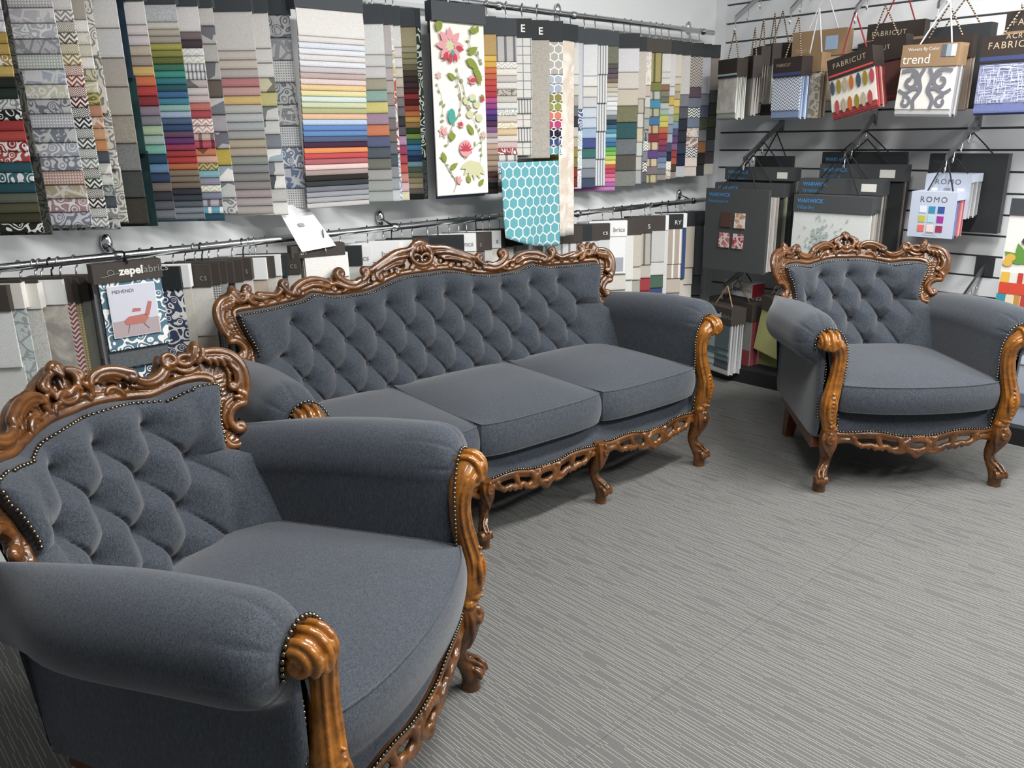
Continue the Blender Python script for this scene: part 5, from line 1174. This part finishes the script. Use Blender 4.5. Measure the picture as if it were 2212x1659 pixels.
r = book('dark headed book second from front on the third arm, top row', 4.40, 2.060, 1.800, 1.905, 1.60, .06, .11, 'espresso', '5c3430', T('7c2c30 94403c 6c2428'), ('cord', 0, .16, 0), roll=-6, yaw=-8); text(r, 'FABRICUT', .03, -.11, -.055, -.0062, M['ink_tan'], space=1.2)
r = book('tilted book with red, white and green ikat cloth and FABRICUT header', 4.235, 2.143, 1.885, 1.836, 1.540, .085, .100, 'espresso', 'e2ddd0', T('a83038 b84440 8c2430 c05c48 d8ccb8 a02c34 7c2028'), ('redcord', .0, .21, .04), roll=-12.5, yaw=-10, cover_z=.262)
wdt = .258
text(r, 'FABRICUT', .036, -.098, -.050, -.0062, M['ink_tan'], space=1.2); cbox(r, 'header_stripe', flat('d4484c'), -.125, .125, -.0062, -.0048, -.088, -.079)
swatch(r, '9c2430', .252, .052, 0, .010, -.248, 'cloth_leaf')
def ovals(cols, rows_):
    def fn(mb):
        for u, v in rows_: 
            n = 12; a0 = (u * .25, -.10 - v * .165); mb.add([(a0[0] + .0135 * math.cos(2 * PI * i / n), 0, a0[1] - .01 + .036 * math.sin(2 * PI * i / n)) for i in range(n)], [tuple(range(n))])
    return flat(cols), fn
prints(r, [ovals('404c5c', [(-.44, .2), (.16, .2)]), ovals('8f7c2c', [(-.29, .2), (.31, .2), (.09, .8)]), ovals('b0a088', [(-.14, .2), (-.21, .8), (.24, .8)]), ovals('b04a50', [(-.36, .8), (.39, .8), (.46, .2)]), ovals('b8642c', [(.01, .2), (-.06, .8)])], -.0042)
r = book('black book at the rear of the fourth arm, top row', 4.42, 1.720, 1.430, 1.935, 1.56, .07, .38, 'board', None, T('3c3430 5c4c40'), ('cord', 0, .12, 0), yaw=-4)
r = book('dark headed brown cloth book second from front on the fourth arm', 4.31, 1.740, 1.462, 1.880, 1.545, .05, .10, 'espresso', '7c6c5c', T('8c7c6c 6c5c50 a09080'), ('cord', 0, .14, 0), yaw=-4)
r = book('kraft headed book with a grey scroll pattern on cream, lettered trend', 4.185, 1.735, 1.468, 1.842, 1.522, .080, .098, 'kraft', 'e0ddd6', T('b8b8b8 a0a0a4 8c8c90 c4c4c4 98989c 747478'), ('whitecord', .01, .19, .05), yaw=-6, roll=2, cover_z=.290)
text(r, 'trend', .060, -.125, -.085, -.0062, M['ink_white']); text(r, 'Wovens By Color', .020, -.105, -.028, -.0062, M['ink_white'])
for k_, c_ in enumerate(('5c6470', '9aa2ac', 'c8ced6')): cbox(r, 'header_chip', flat(c_), .055 + k_ * .022, .055 + k_ * .022 + .0215, -.0068, -.0052, -.058, -.006)
swatch(r, 'a4aab4', .262, .040, 0, .012, -.282, 'cloth_leaf')
def scrolls(mb):
    for sx in (1, -1):
        ribbon(mb, [(sx * .012, -.105), (sx * .030, -.15), (sx * .018, -.20), (sx * .045, -.245), (sx * .04, -.285)], .018)
        P = spiral(sx * .072, -.165, .036, .010, 90 if sx > 0 else 90, (90 + 400) if sx > 0 else (90 - 400), 24); ribbon(mb, P[::2], .017)
        P = spiral(sx * .085, -.255, .028, .008, 60 if sx > 0 else 120, (60 + 380) if sx > 0 else (120 - 380), 24); ribbon(mb, P[::2], .015)
        ribbon(mb, [(sx * .018, -.20), (sx * .05, -.195), (sx * .09, -.215), (sx * .125, -.20)], .014)
        ribbon(mb, [(sx * .036, -.165), (sx * .045, -.125), (sx * .075, -.112), (sx * .12, -.118)], .015)
prints(r, [(flat('75757e'), scrolls)], -.0042)
r = book('dark headed book at the rear of the fifth arm, cut by the right edge', 4.44, 1.380, 1.120, 1.972, 1.60, .06, .115, 'espresso', '6c5c4c', T('7c6c5c 5c4c40'), ('cord', 0, .14, 0)); text(r, 'FABRICUT', .038, -.10, -.060, -.0062, M['ink_tan'], space=1.2); cbox(r, 'kraft_band', M['kraft'], -.13, .13, -.0068, -.0052, -.115, -.085)
r = book('blue and white weave book with FABRICUT header, cut by the right edge', 4.185, 1.388, 1.093, 1.852, 1.520, .080, .112, 'espresso', '8a90b4m', T('5c68a0 7c88b8 4c5890 98a0c4'), ('cord', .02, .20, .05), yaw=-4, cover_z=.285)
text(r, 'FABRICUT', .040, -.120, -.055, -.0062, M['ink_tan'], space=1.2); text(r, 'ACROSS', .030, -.05, -.018, -.0062, M['ink_tan'], space=1.2); cbox(r, 'header_stripe', flat('34406c'), -.147, .147, -.0062, -.0048, -.104, -.086); swatch(r, '34427c', .290, .052, 0, .012, -.280, 'cloth_leaf')
def weave(mb):
    rr = random.Random(5)
    for _ in range(260):
        x_, z_ = rr.uniform(-.14, .14), rr.uniform(-.275, -.12)
        if rr.random() < .5: ribbon(mb, [(x_, z_), (min(.143, x_ + .02), z_ + .001), (min(.145, x_ + .04), z_)], .0026)
        else: ribbon(mb, [(x_, z_), (x_ + .001, max(-.28, z_ - .02)), (x_, max(-.281, z_ - .035))], .0026)
prints(r, [(flat('b9bed6'), weave)], -.0042)

# low row
r = book('white boxed book with a red end hung low near the corner', 4.47, 2.815, 2.575, .572, .30, .10, .090, 'white', None, T('8c9094 b0b4b8 a0a4a8'), ('blackcord', 0, .06, 0), yaw=-14)
cbox(r, 'end_panel', M['red'], .1205, .123, -.002, .098, -.086, -.004); text(r, 'zepel', .04, -.06, -.058, -.0062, M['ink_dark'], .001); text(r, 'fabrics', .036, .022, -.058, -.0062, M['ink_grey'])
r = book('brown boxed book with red cloth edges, second from front, hung low', 4.36, 2.850, 2.500, .470, .060, .12, .105, 'hdrb', '8c8c88', T('903038 a03c44 883038 a84c54 5c5c50'), ('tancord', 0, .12, 0), yaw=-10)
r = book('brown boxed book with grey and teal cloth and small DESIGN OFFICE strip, frontmost, hung low', 4.19, 2.790, 2.530, .462, .052, .110, .100, 'hdrb', 'c4c8c8', T('c8c8c8 b4b8bc d0d0d0 a8acb0 bcc0c4'), ('tancord', 0, .115, .02), yaw=-16)
text(r, 'zepel', .042, -.045, -.062, -.0062, M['ink_white'], .0012); text(r, 'fabrics', .040, .038, -.062, -.0062, M['ink_grey'])
for x_, z_, w_, h_, tk in ((-.055, -.105, .12, .15, 'a8b0b0o'), (.065, -.105, .12, .15, '5c6c70m'), (.0, -.256, .24, .036, '5c7c7c'), (-.055, -.290, .12, .036, '9aacac'), (-.055, -.327, .12, .036, 'a8b4b4'), (.065, -.290, .12, .036, '5c686c'), (.065, -.327, .12, .045, '4c5860m')): swatch(r, tk, w_, h_, x_, -.006, z_, 'small_swatch')
text(r, 'DESIGN OFFICE', .022, -.11, -.280, -.0125, M['ink_dark'], .0006)
r = book('book with dark header and grey spine, hung low behind the lime green one', 4.42, 2.500, 2.300, .520, .075, .07, .090, 'hdrb', '6c7c40', T('7c8c4c 94a050 5c6834'), ('tancord', 0, .11, 0))
r = book('lime green sheet book tilting forward between the sofa and the far armchair', 4.30, 2.440, 2.190, .520, .175, .06, .085, 'hdrb', 'b4b468', T('a4a85c 8c9048 6c6050 98a050'), ('tancord', 0, .11, .02), roll=9, yaw=-14)
text(r, 'zepel', .036, -.03, -.055, -.0062, M['ink_white'], .001)

# ---- right edge: the colourful book and the pale box on the plinth
r = book('colourful illustrated hanging sample cut by the right edge', 4.39, 1.225, .985, 1.145, .628, .02, .075, 'hdr', 'e4dfd8', T('d8d4cc c8c4bc'), ('blackcord', 0, .10, 0))
for x_, z_, w_, h_, c_ in ((-.095, -.345, .035, .05, 'd8b04c'), (-.06, -.345, .030, .05, 'dcd8d0'), (-.03, -.345, .022, .05, 'b83c34'), (0, -.345, .028, .05, 'd8c8a0'), (.04, -.345, .05, .05, 'c84c3c'), (-.04, -.395, .15, .055, 'c8452f'), (.07, -.395, .07, .055, 'd8862f'), (-.10, -.452, .040, .055, '2f8a9c'), (-.062, -.452, .030, .055, 'd8ccb0'), (-.03, -.452, .025, .055, 'b8863c'), (0, -.452, .028, .055, 'b03c34'), (.035, -.452, .03, .055, '48a0b0'), (.075, -.452, .045, .055, 'd8c088')): cbox(r, 'book_print', flat(c_), x_ - w_ / 2, x_ + w_ / 2, -.0050, -.0030, z_ - h_, z_)
def pl1(mb):
    for a in (1.2, 1.9, 2.6, .6): leaf_poly(mb, -.03, -.30, .10, .022, a)
def pl2(mb):
    for u, v in ((-.085, -.275), (-.095, -.30), (-.02, -.13), (.03, -.15)): disc(mb, u, v, .022, .018)
def pl3(mb): leaf_poly(mb, -.05, -.20, .09, .022, .4); leaf_poly(mb, -.03, -.22, .08, .02, -.6)
prints(r, [(flat('5c8c3c'), pl1), (flat('d0a848'), pl2), (flat('3c3832'), pl3)], -.0042)
bx_ = empty('display_box', (4.30, .95, .085), -PI / 2, 'pale blue grey box standing on the black plinth at the right edge', 'box')
cbox(bx_, 'carton', flat('a9b2c2'), -.14, .14, 0, .22, .0, .38); cbox(bx_, 'lid', flat('b9c2d2'), -.146, .146, -.006, .226, .30, .392); cbox(bx_, 'print_panel', flat('6c7080'), -.08, .04, -.0085, -.0055, .10, .16)
